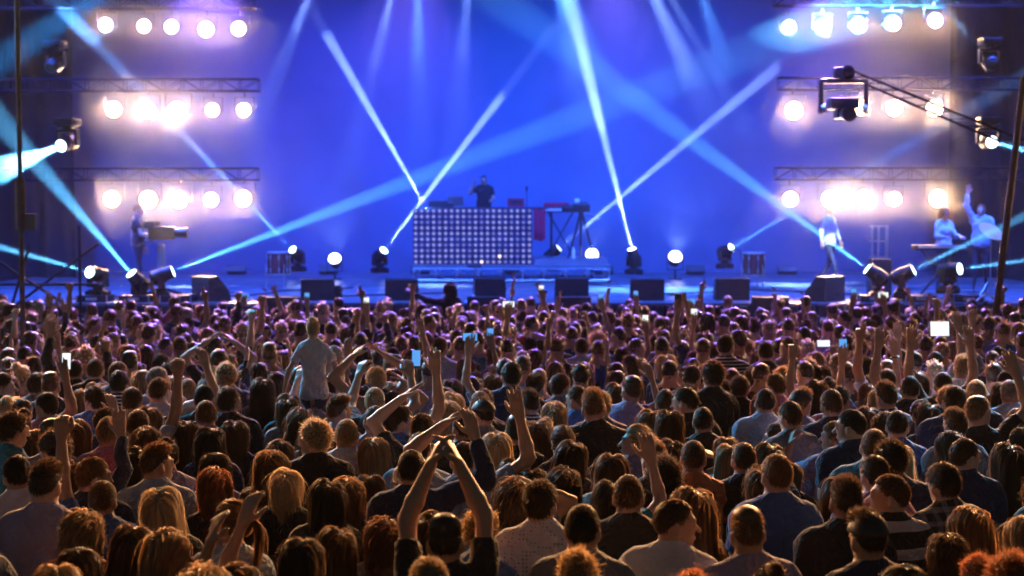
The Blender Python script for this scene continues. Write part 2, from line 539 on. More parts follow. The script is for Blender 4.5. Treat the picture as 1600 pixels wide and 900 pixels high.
DEEP = (0.030, 0.085, 1.0)
wash_lamp(523, 405, 34.6, (-4.5, 30, 7), 7 * KW, PB, 90, 'round floor wash lamp on the stage between the floor tom and the light wall', r=0.15)
wash_lamp(1055, 402, 34.6, (4.5, 30, 7), 10 * KW, PB, 90, 'round floor wash lamp alone on the stage between the white beam and the floor tom', r=0.16)
wash_lamp(925, 398, 34.2, (2.3, 30, 6), 4 * KW, PB, 80, 'round floor wash lamp under the camera tripod on the riser', r=0.15)
for k, x in enumerate((-7.2, -4.8, -2.4, 0.0, 2.4, 4.8, 7.2)):
    for (Y, z, ay, az, e, c) in ((32.5, 9.4, 38.9, 4.4, 17, DEEP), (37.2, 1.75, 38.95, 7.0, 2.6, (0.10, 0.13, 1.0))):
        p = Vector((x, Y, z)); a = Vector((x * 1.02, ay, az))
        f = empty('wash_batten', p)
        f.rotation_euler = (a - p).to_track_quat('-Z', 'Y').to_euler()
        tag(f, ORD8[k] + (' blue wash lamp from the left high before the backdrop' if Y < 35 else ' blue wash lamp from the left on the floor along the backdrop'), 'stage light', 'blue wash lamps lighting the backdrop')
        MB().box((0, 0, 0.12), (0.5, 0.2, 0.2), bev=0.02).build('body', M['black_plastic'], f)
        lamp('wash_light', p + (a - p).normalized() * 0.05, a, e * KW * WASH_W * (0.45, 0.75, 1.1, 0.8, 1.15, 0.7, 0.4)[k], ((0.07, 0.06, 1.0), (0.055, 0.065, 1.0), (0.02, 0.09, 1.0), (0.008, 0.11, 1.0), (0.008, 0.12, 1.0), (0.03, 0.08, 1.0), (0.05, 0.07, 1.0))[k], 95, 1.0, 0.15)
# violet lamps added above the view to tint the far crowd rows
for k, x in enumerate((-6, -2, 2, 6)):
    p = Vector((x, 29.4, 8.4)); a = Vector((x * 0.9, 20.3, 1.6))
    f = empty('wash_batten', p)
    f.rotation_euler = (a - p).to_track_quat('-Z', 'Y').to_euler()
    tag(f, ORD8[k] + ' added violet wash lamp from the left, unseen high up facing the crowd', 'stage light', 'added wash lamps tinting the far crowd')
    MB().box((0, 0, 0.12), (0.5, 0.2, 0.2), bev=0.02).build('body', M['black_plastic'], f)
    lamp('wash_light', p + (a - p).normalized() * 0.05, a, 135 * KW * WASH_W, (0.27, 0.15, 1.0), 40, 1.0, 0.2)
for k, x in enumerate((-9.5, -3.2, 3.2, 9.5)):  # blue lamps added above the view to colour stage air and floor
    p = Vector((x, 26.2, 9.3)); a = Vector((x * 0.95, 30.0, 1.6))
    f = empty('wash_batten', p)
    f.rotation_euler = (a - p).to_track_quat('-Z', 'Y').to_euler()
    tag(f, ('first', 'second', 'third', 'fourth')[k] + ' added blue wash lamp from the left, unseen over the stage floor', 'stage light', 'added blue wash lamps over the stage floor')
    MB().box((0, 0, 0.12), (0.5, 0.2, 0.2), bev=0.02).build('body', M['black_plastic'], f)
    lamp('wash_light', p + (a - p).normalized() * 0.05, a, (95 if abs(x) > 6 else 45) * KW * WASH_W, (0.035, 0.11, 1.0), 110, 1.0, 0.2)

for k, x in enumerate((-6.5, -2.2, 2.2, 6.5)):  # unseen blue lamps added to light the stage fronts
    p = Vector((x, 21.2, 9.2)); a = Vector((x * 0.95, 28.5, 1.8))
    f = empty('wash_batten', p)
    f.rotation_euler = (a - p).to_track_quat('-Z', 'Y').to_euler()
    tag(f, ORD8[k] + ' added deep blue wash lamp from the left, unseen over the crowd facing the stage', 'stage light', 'added deep blue wash lamps facing the stage')
    MB().box((0, 0, 0.12), (0.5, 0.2, 0.2), bev=0.02).build('body', M['black_plastic'], f)
    lamp('wash_light', p + (a - p).normalized() * 0.05, a, 11 * KW * WASH_W, (0.02, 0.13, 1.0), 75, 1.0, 0.2)
# blinders: rows of warm lamps on bars at both sides of the stage
def blinder_meshes():
    h = MB().cyl((0, 0.0, 0), (0, 0.16, 0), 0.17, 0.13, 20).cyl((0, 0.16, 0), (0, 0.2, 0), 0.13, 0.05, 20)
    h.cyl((0, -0.012, 0), (0, 0.02, 0), 0.182, 0.182, 20)
    b = MB()
    for s in (-1, 1): b.box((s * 0.2, 0.08, 0.12), (0.014, 0.04, 0.3))
    b.box((0, 0.08, 0.27), (0.414, 0.05, 0.014))
    b.cyl((0, 0.08, 0.27), (0, 0.08, 0.36), 0.02, 0.02, 8)
    l = MB().ball((0, -0.004, 0), 0.15, (1, 0.4, 1), 20)
    return h.mesh('housing', M['black_paint']), b.mesh('bracket', M['black_paint']), l.mesh('lens', M['g_warm'])
BLM = blinder_meshes()
NTH = ('first', 'second', 'third', 'fourth', 'fifth')
rows = {
    ('left', 'top'): ((165, 39, .8), (225, 41, .6), (268, 42, .7), (322, 46, 1.3), (373, 45, .9)),
    ('left', 'middle'): ((178, 171, 1.4), (230, 172, 1.8), (277, 174, 2.6), (332, 172, .6), (381, 172, .7)),
    ('left', 'bottom'): ((175, 311, 1.5), (232, 312, 2.0), (280, 312, 1.8), (330, 312, .9), (380, 310, 1.6)),
    ('right', 'top'): ((1233, 42, .5), (1287, 42, .9), (1342, 39, .8), (1396, 37, .9), (1461, 32, .9)),
    ('right', 'middle'): ((1240, 173, 2.0), (1345, 168, 1.3), (1397, 169, 1.4), (1460, 169, 1.6)),
    ('right', 'bottom'): ((1235, 311, 1.1), (1297, 311, 1.8), (1350, 310, 1.8), (1397, 311, .8), (1465, 310, 1.9))}
def truss(name, a, b, size, m, label, group=None, n=None, cat='truss'):
    a, b = Vector(a), Vector(b)
    L = (b - a).length
    root = empty(name, a)
    root.rotation_euler = (b - a).to_track_quat('X', 'Z').to_euler()
    tag(root, label, cat, group)
    ch = MB().cyl((0, 0, 0), (L, 0, 0), 0.016, 0.016, 8).mesh('chord', m)
    h = size / 2
    for sy in (-1, 1):
        for sz in (-1, 1):
            o = link('chord', ch, root); o.location = (0, sy * h, sz * h)
    n = n or max(3, int(L / (size * 1.6)))
    st = L / n
    dg = MB().cyl((0, 0, -h), (st, 0, h), 0.007, 0.007, 6).mesh('brace', m)
    for k in range(n):
        for sy in (-1, 1):
            o = link('brace', dg, root); o.location = (k * st, sy * h, 0)
            if k % 2: o.location.x += st; o.rotation_euler = (0, 0, math.pi)
    up = MB().cyl((0, 0, -h), (0, 0, h), 0.007, 0.007, 6).mesh('upright', m)
    for k in range(n + 1):
        for sy in (-1, 1):
            o = link('upright', up, root); o.location = (k * st, sy * h, 0)
    return root
side_word = {'left': 'camera operator side', 'right': 'singer side'}
for (side, row), items in rows.items():
    Y = 29.0
    pts = [at(x, y, Y) for x, y, g in items]
    zt = sum(p.z for p in pts) / len(pts) + 0.36 + 0.15
    truss('lamp_truss', (min(p.x for p in pts) - (2.9 if side == 'left' else 0.3), Y + 0.08, zt), (max(p.x for p in pts) + (0.3 if side == 'left' else 2.6), Y + 0.08, zt), 0.24, M['truss_black'],
          f'{row} truss bar carrying warm blinder lamps on the {side_word[side]}')
    for k, ((x, y, g), p) in enumerate(zip(items, pts)):
        root = empty('blinder_lamp', p)
        kk = k if side == 'left' else k
        tag(root, f'{NTH[k]} warm blinder lamp from the left on the {row} bar, {side_word[side]}', 'stage light', 'warm blinder lamps')
        sc_ = 0.82 + 0.2 * g
        for nm, me in zip(('housing', 'bracket', 'lens'), BLM):
            o = link(nm, me, root)
        root.scale = (sc_, sc_, sc_)
        aim = Vector((p.x * 0.35 + (1.5 if side == 'left' else -1.5) * 0, 8.0, 1.0 if g > 1 else 0.5))
        lamp('blinder_light', p + Vector((0, -0.14 * sc_, 0)), aim, BLINDER_W * g, (1.0, 0.56, 0.30), 80, 1.0, 0.13)
# blinders added above the view to give the crowd its warm rim light
for k, (x, w) in enumerate(((-9.0, 1.0), (-6.6, 1.2), (-3.5, .6), (3.5, 0.8), (6.6, 1.5), (9.0, 1.3))):
    p = Vector((x, 21.2, 7.0))
    root = empty('blinder_lamp', p)
    tag(root, f'{NTH[k] if k < 5 else "sixth"} added warm blinder lamp from the left, unseen high above, facing the crowd', 'stage light', 'warm blinder lamps')
    for nm, me in zip(('housing', 'bracket', 'lens'), BLM): link(nm, me, root)
    root.rotation_euler = (R(-28), 0, 0)
    lamp('added_roof_light', p + Vector((0, -0.14, -0.07)), (x * 0.45, 5.6, 1.5), ROOF_W * w, (1.0, 0.48, 0.18), 44, 1.0, 0.2)
for sx, nm in ((-1, 'camera operator side'), (1, 'singer side')):  # side blinders added out of view for rim light on the heads
    for k, z in enumerate((3.6, 5.2, 6.8)):
        p = Vector((sx * (9.6 + 0.2 * k), 21.4, z))
        root = empty('blinder_lamp', p)
        tag(root, f'{("lowest", "middle", "topmost")[k]} added warm blinder lamp out of view beside the crowd, {nm}', 'stage light', 'warm blinder lamps')
        for nm2, me in zip(('housing', 'bracket', 'lens'), BLM): link(nm2, me, root)
        root.rotation_euler = (R(-12), 0, R(-sx * 25))
        lamp('added_side_light', p + Vector((-sx * 0.07, -0.14, -0.04)), (-sx * 0.5 * k, 8.5 + k, 1.6), SIDE_W * (0.95 if sx < 0 else 1.25), (1.0, 0.50, 0.22), 70, 1.0, 0.2)
for (x, tx, ty, w, lab) in ((-9.5, -1.0, 11.5, 1.0, 'added cyan spotlight unseen above the crowd, camera operator side'), (9.5, 4.6, 12.0, 1.2, 'added cyan spotlight unseen above the crowd, singer side'), (-10, -5.5, 12.0, 0.8, 'second added cyan spotlight unseen above the crowd, camera operator side')):  # spots added out of view for cyan edges on the crowd
    p = Vector((x, 21.0, 8.9)); a = Vector((tx, ty, 1.6))
    f = empty('roof_spotlight', p); f.rotation_euler = (a - p).to_track_quat('-Z', 'Y').to_euler()
    tag(f, lab, 'stage light')
    MB().cyl((0, 0, 0.02), (0, 0, 0.45), 0.15, 0.11, 16).build('body', M['black_plastic'], f)
    MB().cyl((0, 0, 0.0), (0, 0, 0.02), 0.12, 0.12, 16).build('lens', M['g_blue'], f)
    lamp('added_crowd_light', p + (a - p).normalized() * 0.05, a, CYAN_W * w, (0.06, 0.55, 1.0), 20, 1.0, 0.1)

# spotlight added out of view to brighten the singer
p, a = Vector((6.0, 23.2, 9.1)), Vector((at(1296, 380, 29.6).x, 29.6, 2.6))
f = empty('roof_spotlight', p); f.rotation_euler = (a - p).to_track_quat('-Z', 'Y').to_euler()
tag(f, 'added narrow spotlight, unseen above, aimed at the striding singer', 'stage light')
MB().cyl((0, 0, 0.02), (0, 0, 0.45), 0.15, 0.11, 16).build('body', M['black_plastic'], f)
MB().cyl((0, 0, 0.0), (0, 0, 0.02), 0.12, 0.12, 16).build('lens', M['g_white'], f)
lamp('added_singer_light', p + (a - p).normalized() * 0.05, a, 15000, (0.6, 0.75, 1.0), 11, 0.8, 0.1)

# towers carrying the bars
for (x, nm) in ((-45, 'camera operator side'), (1648, 'singer side')):
    p = at(x, 300, 29.6)
    truss('truss_tower', (p.x, 29.6, 0.0), (p.x, 29.6, 10.5), 0.4, M['truss_black'], f'upright truss tower at the outer end of the lamp bars, {nm}')
# poles in front
p0 = at(33, 360, 17.0)
pl = empty('light_pole', (p0.x, 17.0, 0))
tag(pl, 'tall brownish pole rising out of the crowd near the wide cyan beam', 'pole')
MB().cyl((0, 0, 0), (0, 0, 8.5), 0.032, 0.028, 12).build('shaft', M['rust_pole'], pl)
MB().cyl((0, 0, 2.9), (0, 0, 3.5), 0.06, 0.06, 12).box((0.1, 0, 3.0), (0.16, 0.05, 0.2), bev=0.02).build('clamp', M['rust_pole'], pl)
p0, p1 = at(1572, 420, 20.0), at(1600, 120, 20.0)
pl = empty('leaning_pole', (p0.x, 20, 0))
tag(pl, 'leaning brownish pole behind the crowd beyond the crane arm', 'pole')
MB().cyl((-0.3, 0, 0), (p1.x - p0.x, 0, p1.z), 0.05, 0.045, 12).build('shaft', M['rust_pole'], pl)
MB().cyl((-0.1, 0, 1.0), (-0.02, 0, 1.5), 0.065, 0.065, 12).build('clamp', M['rust_pole'], pl)
# scaffold at the stage's outer corner
sc = empty('scaffold', at(70, 470, 24.0))
sc.location.z = 0
tag(sc, 'dark scaffold of crossed pipes at the outer corner of the stage behind the raised fists', 'scaffold')
for (a, b) in (((-1.0, 0, 0), (-1.0, 0, 3.6)), ((0.6, 0, 0), (0.6, 0, 2.9)), ((-1.4, 0, 2.7), (0.9, 0, 1.2)), ((-1.0, 0.1, 1.2), (0.9, 0.1, 2.6)),
               ((-1.6, 0.05, 1.9), (0.9, 0.05, 1.9)), ((-0.6, -0.1, 1.3), (-0.2, -0.1, 2.6))):
    MB().cyl(a, b, 0.025, 0.025, 8).build('pipe', M['steel_dark'], sc)

# ------------------------------------------------------------------ stage furniture
def on_stage(px, Y):
    p = at(px, 400, Y)
    return Vector((p.x, Y, STAGE_Z + 0.006))

# riser: low truss frame and deck
ris = empty('stage_riser', (0, 33.0, STAGE_Z))
tag(ris, 'low truss-sided riser under the light wall', 'riser')
xa, xb = at(646, 430, 33.0).x, at(952, 430, 33.0).x
zt = at(800, 418, 33.0).z - STAGE_Z
for (y, z) in ((-0.0, 0.05), (0.0, zt - 0.03), (2.2, 0.05), (2.2, zt - 0.03)):
    MB().cyl((xa, y, z), (xb, y, z), 0.024, 0.024, 8).build('chord', M['alu'], ris)
ups = MB().cyl((0, 0, 0.0), (0, 0, zt - 0.02), 0.02, 0.02, 8).mesh('upright', M['alu'])
nb = 9
stp = (xb - xa) / nb
dgm = MB().cyl((0, 0, 0.06), (stp / 2, 0, zt - 0.05), 0.011, 0.011, 6).mesh('brace', M['alu'])
for k in range(nb + 1):
    for y in (0, 2.2):
        o = link('upright', ups, ris); o.location = (xa + k * stp, y, 0)
for k in range(nb):
    for h in (0, 1):
        o = link('brace', dgm, ris)
        o.location = (xa + (k + 0.5) * stp, 0, 0) if h == 0 else (xa + (k + 0.5) * stp, 0, 0)
        o.scale = (1 if h else -1, 1, 1)
        o.rotation_euler = (0, 0, 0)
        if h == 0: o.location.x = xa + (k + 0.5) * stp
MB().box(((xa + xb) / 2, 1.1, zt + 0.03), (xb - xa + 0.05, 2.3, 0.06), bev=0.008).build('deck', M['deck'], ris)
cst = MB().ball((0, 0, -0.05), 0.06, (0.5, 1, 1), 12).mesh('castor', M['black_plastic'])
RZ = STAGE_Z + zt + 0.06
ex0, ex1 = at(835, 412, 32.9).x, at(950, 412, 32.9).x
tag(MB().prism([(-0.1, 0), (1.6, 0), (1.6, 0.16), (0.1, 0.13)], ex0, ex1).build('deck_block', M['deck']), 'low grey deck block lying on the riser beside the light wall', 'deck block').location = (0, 33.05, RZ + 0.003)

# light wall: 2 x 4 panels of round lamps
x0, x1 = at(645, 380, 33.05).x, at(832, 380, 33.05).x
zb, zt2 = RZ + 0.003, at(740, 325, 33.05).z
lw = empty('light_wall', ((x0 + x1) / 2, 33.05, zb))
tag(lw, 'wall of round lilac lamps in a grid, in front of the DJ', 'light wall')
W, H = x1 - x0, zt2 - zb
for i in range(4):
    for j in range(2):
        MB().box((-W / 2 + (i + 0.5) * W / 4, 0.09, (j + 0.5) * H / 2), (W / 4 - 0.008, 0.16, H / 2 - 0.008), bev=0.01).build('panel', M['panel_face'], lw)
cw = W / 20
ring = MB()
n_ = 16
for k in range(n_):
    a0, a1 = 2 * math.pi * k / n_, 2 * math.pi * (k + 1) / n_
    for (ra, ya, rb, yb) in ((0.40, 0.0, 0.44, -0.022), (0.44, -0.022, 0.47, 0.008)):
        v = [ring.bm.verts.new((cw * r * math.cos(a), y, cw * r * math.sin(a))) for (r, y, a) in ((ra, ya, a0), (ra, ya, a1), (rb, yb, a1), (rb, yb, a0))]
        ring.bm.faces.new(v)
ring = ring.mesh('lamp_ring', M['reflector'])
bulb = {k: MB().ball((0, 0.0, 0), cw * 0.28, (1, 0.35, 1), 14).mesh('bulb', M[k]) for k in ('g_led', 'g_led_dim', 'g_led_hot')}
for i in range(20):
    for j in range(10):
        r_ = link('lamp_ring', ring, lw)
        r_.location = (-W / 2 + (i + 0.5) * cw, 0.0, (j + 0.5) * H / 10)
        k = 'g_led' if random.random() < 0.72 else 'g_led_dim'
        if (i, j) in ((11, 0), (14, 1)): k = 'g_led_hot'
        link('bulb', bulb[k], r_)

# gear standing behind the light wall on a table
dt = empty('equipment_table', (0.0, 34.3, RZ))
tag(dt, 'covered equipment table behind the light wall', 'table')
MB().box((-0.45, 0, 1.32), (2.9, 0.7, 0.05), bev=0.01).build('tabletop', M['black_paint'], dt)
for x in (-1.85, 0.95):
    for y in (-0.3, 0.3):
        MB().cyl((x, y, 0), (x, y, 1.3), 0.025, 0.02, 8).build('leg', M['black_paint'], dt)
TZ = RZ + 1.347
def table_item(name, px, build, label, cat):
    o = build(empty(name, Vector((at(px, 315, 34.2).x, 34.2, TZ))))
    tag(o, label, cat); return o
def mixer(o):
    MB().prism([(-0.25, 0), (0.25, 0), (0.25, 0.16), (-0.25, 0.08)], -0.3, 0.3).build('case', M['black_paint'], o)
    for k in range(8):
        MB().cyl((-0.25 + 0.07 * k, 0.1, 0.12), (-0.25 + 0.07 * k, 0.1, 0.17), 0.015, 0.012, 8).build('knob', M['alu'], o)
    return o
table_item('mixer', 690, mixer, 'black sloped mixing desk on the table behind the light wall', 'mixer')
def laptop(o):
    MB().box((0, 0, 0.012), (0.36, 0.25, 0.02), bev=0.005).build('keyboard_half', M['alu'], o)
    l = MB().box((0, -0.16, 0.14), (0.36, 0.014, 0.25), Matrix.Rotation(R(18), 3, 'X'), bev=0.005).build('lid', M['alu'], o)
    return o
table_item('laptop', 712, laptop, 'open laptop with its lid to the crowd, on the table behind the light wall', 'laptop')
def redbox(o):
    MB().box((0, 0, 0.11), (0.4, 0.3, 0.2), bev=0.015).build('case', M['red_cloth'], o)
    MB().box((0, -0.153, 0.12), (0.3, 0.012, 0.1)).build('front_panel', M['black_paint'], o)
    return o
table_item('amplifier_head', 806, redbox, 'red boxed amplifier head on the table corner behind the light wall', 'amplifier')
for px, lab in ((757, 'microphone stand close beside the DJ behind the light wall'), (823, 'microphone stand beside the red amplifier behind the light wall')):
    t = empty('microphone_stand', Vector((at(px, 315, 34.9).x, 34.9, RZ)))
    tag(t, lab, 'microphone stand')
    MB().cyl((0, 0, 0.02), (0, 0, 1.75), 0.012, 0.01, 8).build('pole', M['black_paint'], t)
    MB().cyl((0, 0, 0.0), (0, 0, 0.03), 0.14, 0.12, 16).build('base', M['black_paint'], t)
    MB().cyl((0, 0, 1.74), (0, -0.12, 1.82), 0.016, 0.024, 10).ball((0, -0.13, 1.83), 0.032).build('microphone', M['steel_dark'], t)
# red cloth on a stand, dark keyboard case beside it
rs = empty('red_banner', Vector((at(843, 350, 33.9).x, 33.9, RZ)))
tag(rs, 'red cloth hanging from a case edge beside the light wall', 'cloth')
V, F = [], []
for i in range(9):
    for j in range(7):
        V.append((-0.14 + 0.28 * i / 8, 0.02 * math.sin(i * 1.7 + j * 0.5), 0.55 + 0.75 * j / 6 + 0.02 * math.sin(i)))
for i in range(8):
    for j in range(6):
        F.append((i * 7 + j, (i + 1) * 7 + j, (i + 1) * 7 + j + 1, i * 7 + j + 1))
V = np.array(V); F = np.array(F)
link('cloth', np_mesh('cloth', np.concatenate([V, V + (0, 0.012, 0)]), np.concatenate([F, F[:, ::-1] + len(V)]), [M['red_cloth']]), rs)
MB().cyl((-0.2, 0.02, 1.3), (0.2, 0.02, 1.3), 0.015, 0.015, 8).build('rail', M['steel_dark'], rs)
kc = empty('keyboard_stack', Vector((at(876, 360, 34.1).x, 34.1, RZ)))
tag(kc, 'dark keyboard on a stand with a red edge beside the hanging red cloth', 'keyboard')
MB().box((0, 0, 1.28), (0.95, 0.35, 0.12), bev=0.015).build('keyboard', M['black_paint'], kc)
MB().box((0, -0.18, 1.28), (0.9, 0.012, 0.05)).build('keys', M['white_metal'], kc)
MB().box((-0.1, 0.05, 1.40), (0.6, 0.28, 0.1), bev=0.015).build('sound_module', M['red_cloth'], kc)
for s in (-1, 1):
    MB().cyl((s * 0.4, -0.1, 0), (-s * 0.3, 0.1, 1.22), 0.02, 0.02, 8).build('leg', M['black_paint'], kc)
# camera tripod on the riser
tp = empty('camera_tripod', Vector((at(908, 350, 33.6).x, 33.6, RZ)))
tag(tp, 'black tripod with a broadcast camera on the riser, legs spread wide', 'camera')
for a in (-150, -30, 90):
    q = Vector((math.cos(R(a)) * 0.42, math.sin(R(a)) * 0.42, 0))
    g = MB().cyl((q.x * 0.12, q.y * 0.12, 1.12), q * 0.62 + Vector((0, 0, 0.42)), 0.032, 0.028, 8).cyl(q * 0.6 + Vector((0, 0, 0.45)), q, 0.018, 0.016, 8)
    g.ball(q + Vector((0, 0, 0.015)), 0.03).build('leg', M['black_plastic'], tp)
MB().cyl((0, 0, 1.05), (0, 0, 1.22), 0.07, 0.06, 14).build('tripod_head', M['black_plastic'], tp)
cb = MB().box((0, 0, 1.32), (0.42, 0.16, 0.2), bev=0.02).box((0.05, 0, 1.45), (0.2, 0.04, 0.03))
cb.build('camera_body', M['black_plastic'], tp)
MB().cyl((-0.2, 0, 1.32), (-0.46, 0, 1.32), 0.065, 0.08, 16).build('camera_lens', M['black_plastic'], tp)
MB().cyl((0.1, -0.05, 1.17), (0.45, -0.1, 1.05), 0.012, 0.012, 8).build('pan_handle', M['black_plastic'], tp)
MB().box((-0.1, -0.12, 1.5), (0.12, 0.02, 0.09), bev=0.005).build('viewfinder', M['g_screen_blue'], tp)
bt = MB().cyl((0, 0, 0), (0, 0, 0.17), 0.04, 0.04, 12).cyl((0, 0, 0.17), (0, 0, 0.21), 0.04, 0.016, 12).cyl((0, 0, 0.21), (0, 0, 0.25), 0.018, 0.018, 10)
tag(bt.build('bottle', M['white_metal']), 'pale bottle on the deck block in front of the tripod legs', 'bottle').location = (at(896, 395, 33.25).x, 33.25, RZ + 0.15)

def floor_tom(px, Y, label, flip):
    t = empty('floor_tom', on_stage(px, Y))
    tag(t, label, 'drum')
    MB().cyl((0, 0, 0.28), (0, 0, 0.76), 0.235, 0.235, 24).build('shell', M['drum_shell'], t)
    for z in (0.29, 0.75):
        MB().cyl((0, 0, z - 0.016), (0, 0, z + 0.016), 0.25, 0.25, 24).build('hoop', M['alu'], t)
    MB().cyl((0, 0, 0.755), (0, 0, 0.77), 0.23, 0.23, 24).build('drumhead', M['drum_skin'], t)
    lug = MB().box((0, -0.245, 0.66), (0.03, 0.03, 0.09), bev=0.005).box((0, -0.245, 0.38), (0.03, 0.03, 0.09), bev=0.005).cyl((0, -0.25, 0.3), (0, -0.25, 0.75), 0.006, 0.006, 6).mesh('lug', M['alu'])
    for k in range(8):
        o = link('lug', lug, t); o.rotation_euler = (0, 0, k * math.pi / 4 + 0.2)
    leg = MB().cyl((0, -0.27, 0), (0, -0.27, 0.5), 0.011, 0.011, 8).ball((0, -0.27, 0.02), 0.022).mesh('leg', M['alu'])
    for k in range(3):
        o = link('leg', leg, t); o.rotation_euler = (0, 0, k * 2 * math.pi / 3 + 0.6)
    s = -1 if flip else 1
    MB().path([(s * 0.25, 0, 0.6), (s * 0.3, 0, 0.82), (s * 0.42, -0.02, 0.84)], 0.012).build('mic_arm', M['steel_dark'], t)
    MB().cyl((s * 0.4, -0.02, 0.84), (s * 0.5, -0.03, 0.8), 0.02, 0.028, 10).build('microphone', M['black_plastic'], t)
floor_tom(435, 30.6, 'floor tom drum on legs standing alone on the stage, camera operator side', False)
floor_tom(1178, 30.2, 'floor tom drum on legs standing alone on the stage near the singer', True)

def wedge(px, Y, w, h, label, rz=0.0, z=None):
    t = empty('stage_monitor', on_stage(px, Y) if z is None else Vector((at(px, 400, Y).x, Y, z)), rz)
    tag(t, label, 'monitor', 'monitor wedges along the stage edge')
    d = h * 1.05
    MB().prism([(-d * 0.42, 0), (d * 0.5, 0), (d * 0.42, h * 0.42), (-d * 0.05, h), (-d * 0.42, h * 0.96)], -w / 2, w / 2).build('cabinet', M['black_paint'], t, smooth=False)
    g = MB()
    n = Vector((0, (h - h * 0.42), d * 0.47)).normalized()
    c = Vector((0, d * 0.185, h * 0.71))
    g.box(c + n * 0.008, (w * 0.9, 0.012, h * 0.72), Matrix.Rotation(math.atan2(n.z, n.y), 3, 'X'))
    g.build('grille', M['grille'], t)
    for s in (-1, 1):
        MB().box((s * (w / 2 + 0.004), -d * 0.1, h * 0.5), (0.012, 0.14, 0.05), bev=0.004).build('handle', M['steel_dark'], t)
    MB().box((w * 0.15, -d * 0.42 - 0.006, h * 0.25), (0.12, 0.012, 0.07)).build('socket_plate', M['steel_dark'], t)
wedge(497, 26.2, 0.60, 0.40, 'monitor wedge at the stage edge beside the small lamp box, next to the floor tom')
wedge(628, 26.2, 0.60, 0.40, 'monitor wedge alone at the stage edge below the near end of the light wall')
wedge(765, 26.4, 0.60, 0.41, 'monitor wedge in the rear behind the bending long-haired person')
wedge(893, 26.4, 0.62, 0.41, 'tall monitor wedge with a pale-topped box in front, right of centre')
wedge(1011, 26.2, 0.61, 0.40, 'monitor wedge at the stage edge below the white beam lamp')
wedge(1143, 26.3, 0.62, 0.41, 'monitor wedge at the stage edge in front of the floor tom near the singer')
wedge(443, 24.6, 0.62, 0.36, 'low box monitor half hidden by the crowd below the floor tom', z=1.31)
wedge(757, 24.7, 0.60, 0.30, 'low box monitor with a bright top edge behind the little music stand', z=1.36)
wedge(895, 24.7, 0.62, 0.30, 'low box monitor with a bright top edge in front of the tall wedge', z=1.36)
wedge(1203, 24.6, 0.62, 0.34, 'low box monitor half hidden by the crowd near the singer', z=1.33)
wedge(328, 26.0, 0.72, 0.46, 'side monitor wedge turned inward near the camera operator', rz=R(-52))
wedge(1290, 26.0, 0.72, 0.46, 'side monitor wedge turned inward at the feet of the singer', rz=R(48))
lb = empty('small_lamp_box', on_stage(527, 26.4)); tag(lb, 'small dark lamp box with two dials beside a monitor wedge', 'lamp box')
MB().box((0, 0, 0.13), (0.14, 0.2, 0.26), bev=0.012).build('case', M['black_plastic'], lb)
for z in (0.08, 0.18): MB().cyl((0.05, 0, z), (0.09, 0, z), 0.045, 0.045, 14).build('dial', M['steel_dark'], lb)
ms = empty('music_stand', on_stage(741, 25.6)); tag(ms, 'small music stand at the stage edge left of centre', 'music stand')
MB().cyl((0, 0, 0), (0, 0, 0.62), 0.012, 0.012, 8).build('pole', M['alu'], ms)
MB().box((0, -0.02, 0.66), (0.26, 0.02, 0.12), Matrix.Rotation(R(-55), 3, 'X'), bev=0.004).build('desk', M['steel_dark'], ms)
for a in (90, 210, 330):
    MB().cyl((0, 0, 0.12), (math.cos(R(a)) * 0.18, math.sin(R(a)) * 0.18, 0.0), 0.01, 0.01, 6).build('leg', M['alu'], ms)
# pit wedges' low platform in front of the stage
pf = MB().box((0, 24.75, 0.62), (24, 0.9, 1.3), bev=0.02)
pfo = pf.build('pit_shelf', M['skirt']); tag(pfo, kind='structure')
# flight cases under the front moving heads
for px, lab in ((140, 'flight case under the outermost moving head on the camera operator side'), (205, 'flight case under the moving head with the wide cyan beam'),
                (270, 'flight case under the moving head with the long beam to the light wall'), (1355, 'flight case under the moving head in front of the blue speaker box'),
                (1427, 'flight case under the moving head left of the keyboard player'), (1500, 'flight case under the moving head with the level beam')):
    c = empty('flight_case', Vector((at(px + 8, 400, 25.75).x, 25.75, STAGE_Z + 0.006))); tag(c, lab, 'case')
    hh = at(px, 424, 25.75).z - 0.56 - STAGE_Z
    hh = max(0.12, hh)
    MB().box((0, 0, hh / 2), (0.56, 0.5, hh), bev=0.012).build('case_body', M['case'], c)
    for s in (-1, 1):
        for t_ in (-1, 1):
            MB().cyl((s * 0.275, t_ * 0.245, 0.005), (s * 0.275, t_ * 0.245, hh), 0.014, 0.014, 6).build('edge_rail', M['alu'], c)
    MB().box((0, -0.256, hh / 2), (0.2, 0.012, 0.05), bev=0.003).build('handle', M['alu'], c)

# camera pedestal by the operator
cp = empty('studio_camera', on_stage(252, 27.4)); tag(cp, 'broadcast camera on a blue-lit pedestal in front of the operator under the warm lamps', 'camera')
MB().cyl((0, 0, 0.05), (0, 0, 1.0), 0.09, 0.075, 14).build('pedestal', M['alu'], cp)
for a in (30, 150, 270):
    MB().cyl((0, 0, 0.16), (math.cos(R(a)) * 0.4, math.sin(R(a)) * 0.4, 0.03), 0.035, 0.03, 8).build('leg', M['steel_dark'], cp)
MB().box((0.02, 0, 1.22), (0.5, 0.2, 0.26), bev=0.025).box((-0.12, 0, 1.4), (0.22, 0.1, 0.08), bev=0.01).build('camera_body', M['black_plastic'], cp)
MB().cyl((0.26, 0, 1.22), (0.52, 0, 1.22), 0.085, 0.11, 16).build('camera_lens', M['black_plastic'], cp)
MB().box((-0.2, -0.12, 1.38), (0.2, 0.06, 0.14), bev=0.01).build('viewfinder', M['steel_dark'], cp)
MB().cyl((-0.15, 0, 1.08), (-0.55, 0.05, 0.95), 0.014, 0.014, 8).build('pan_handle', M['steel_dark'], cp)

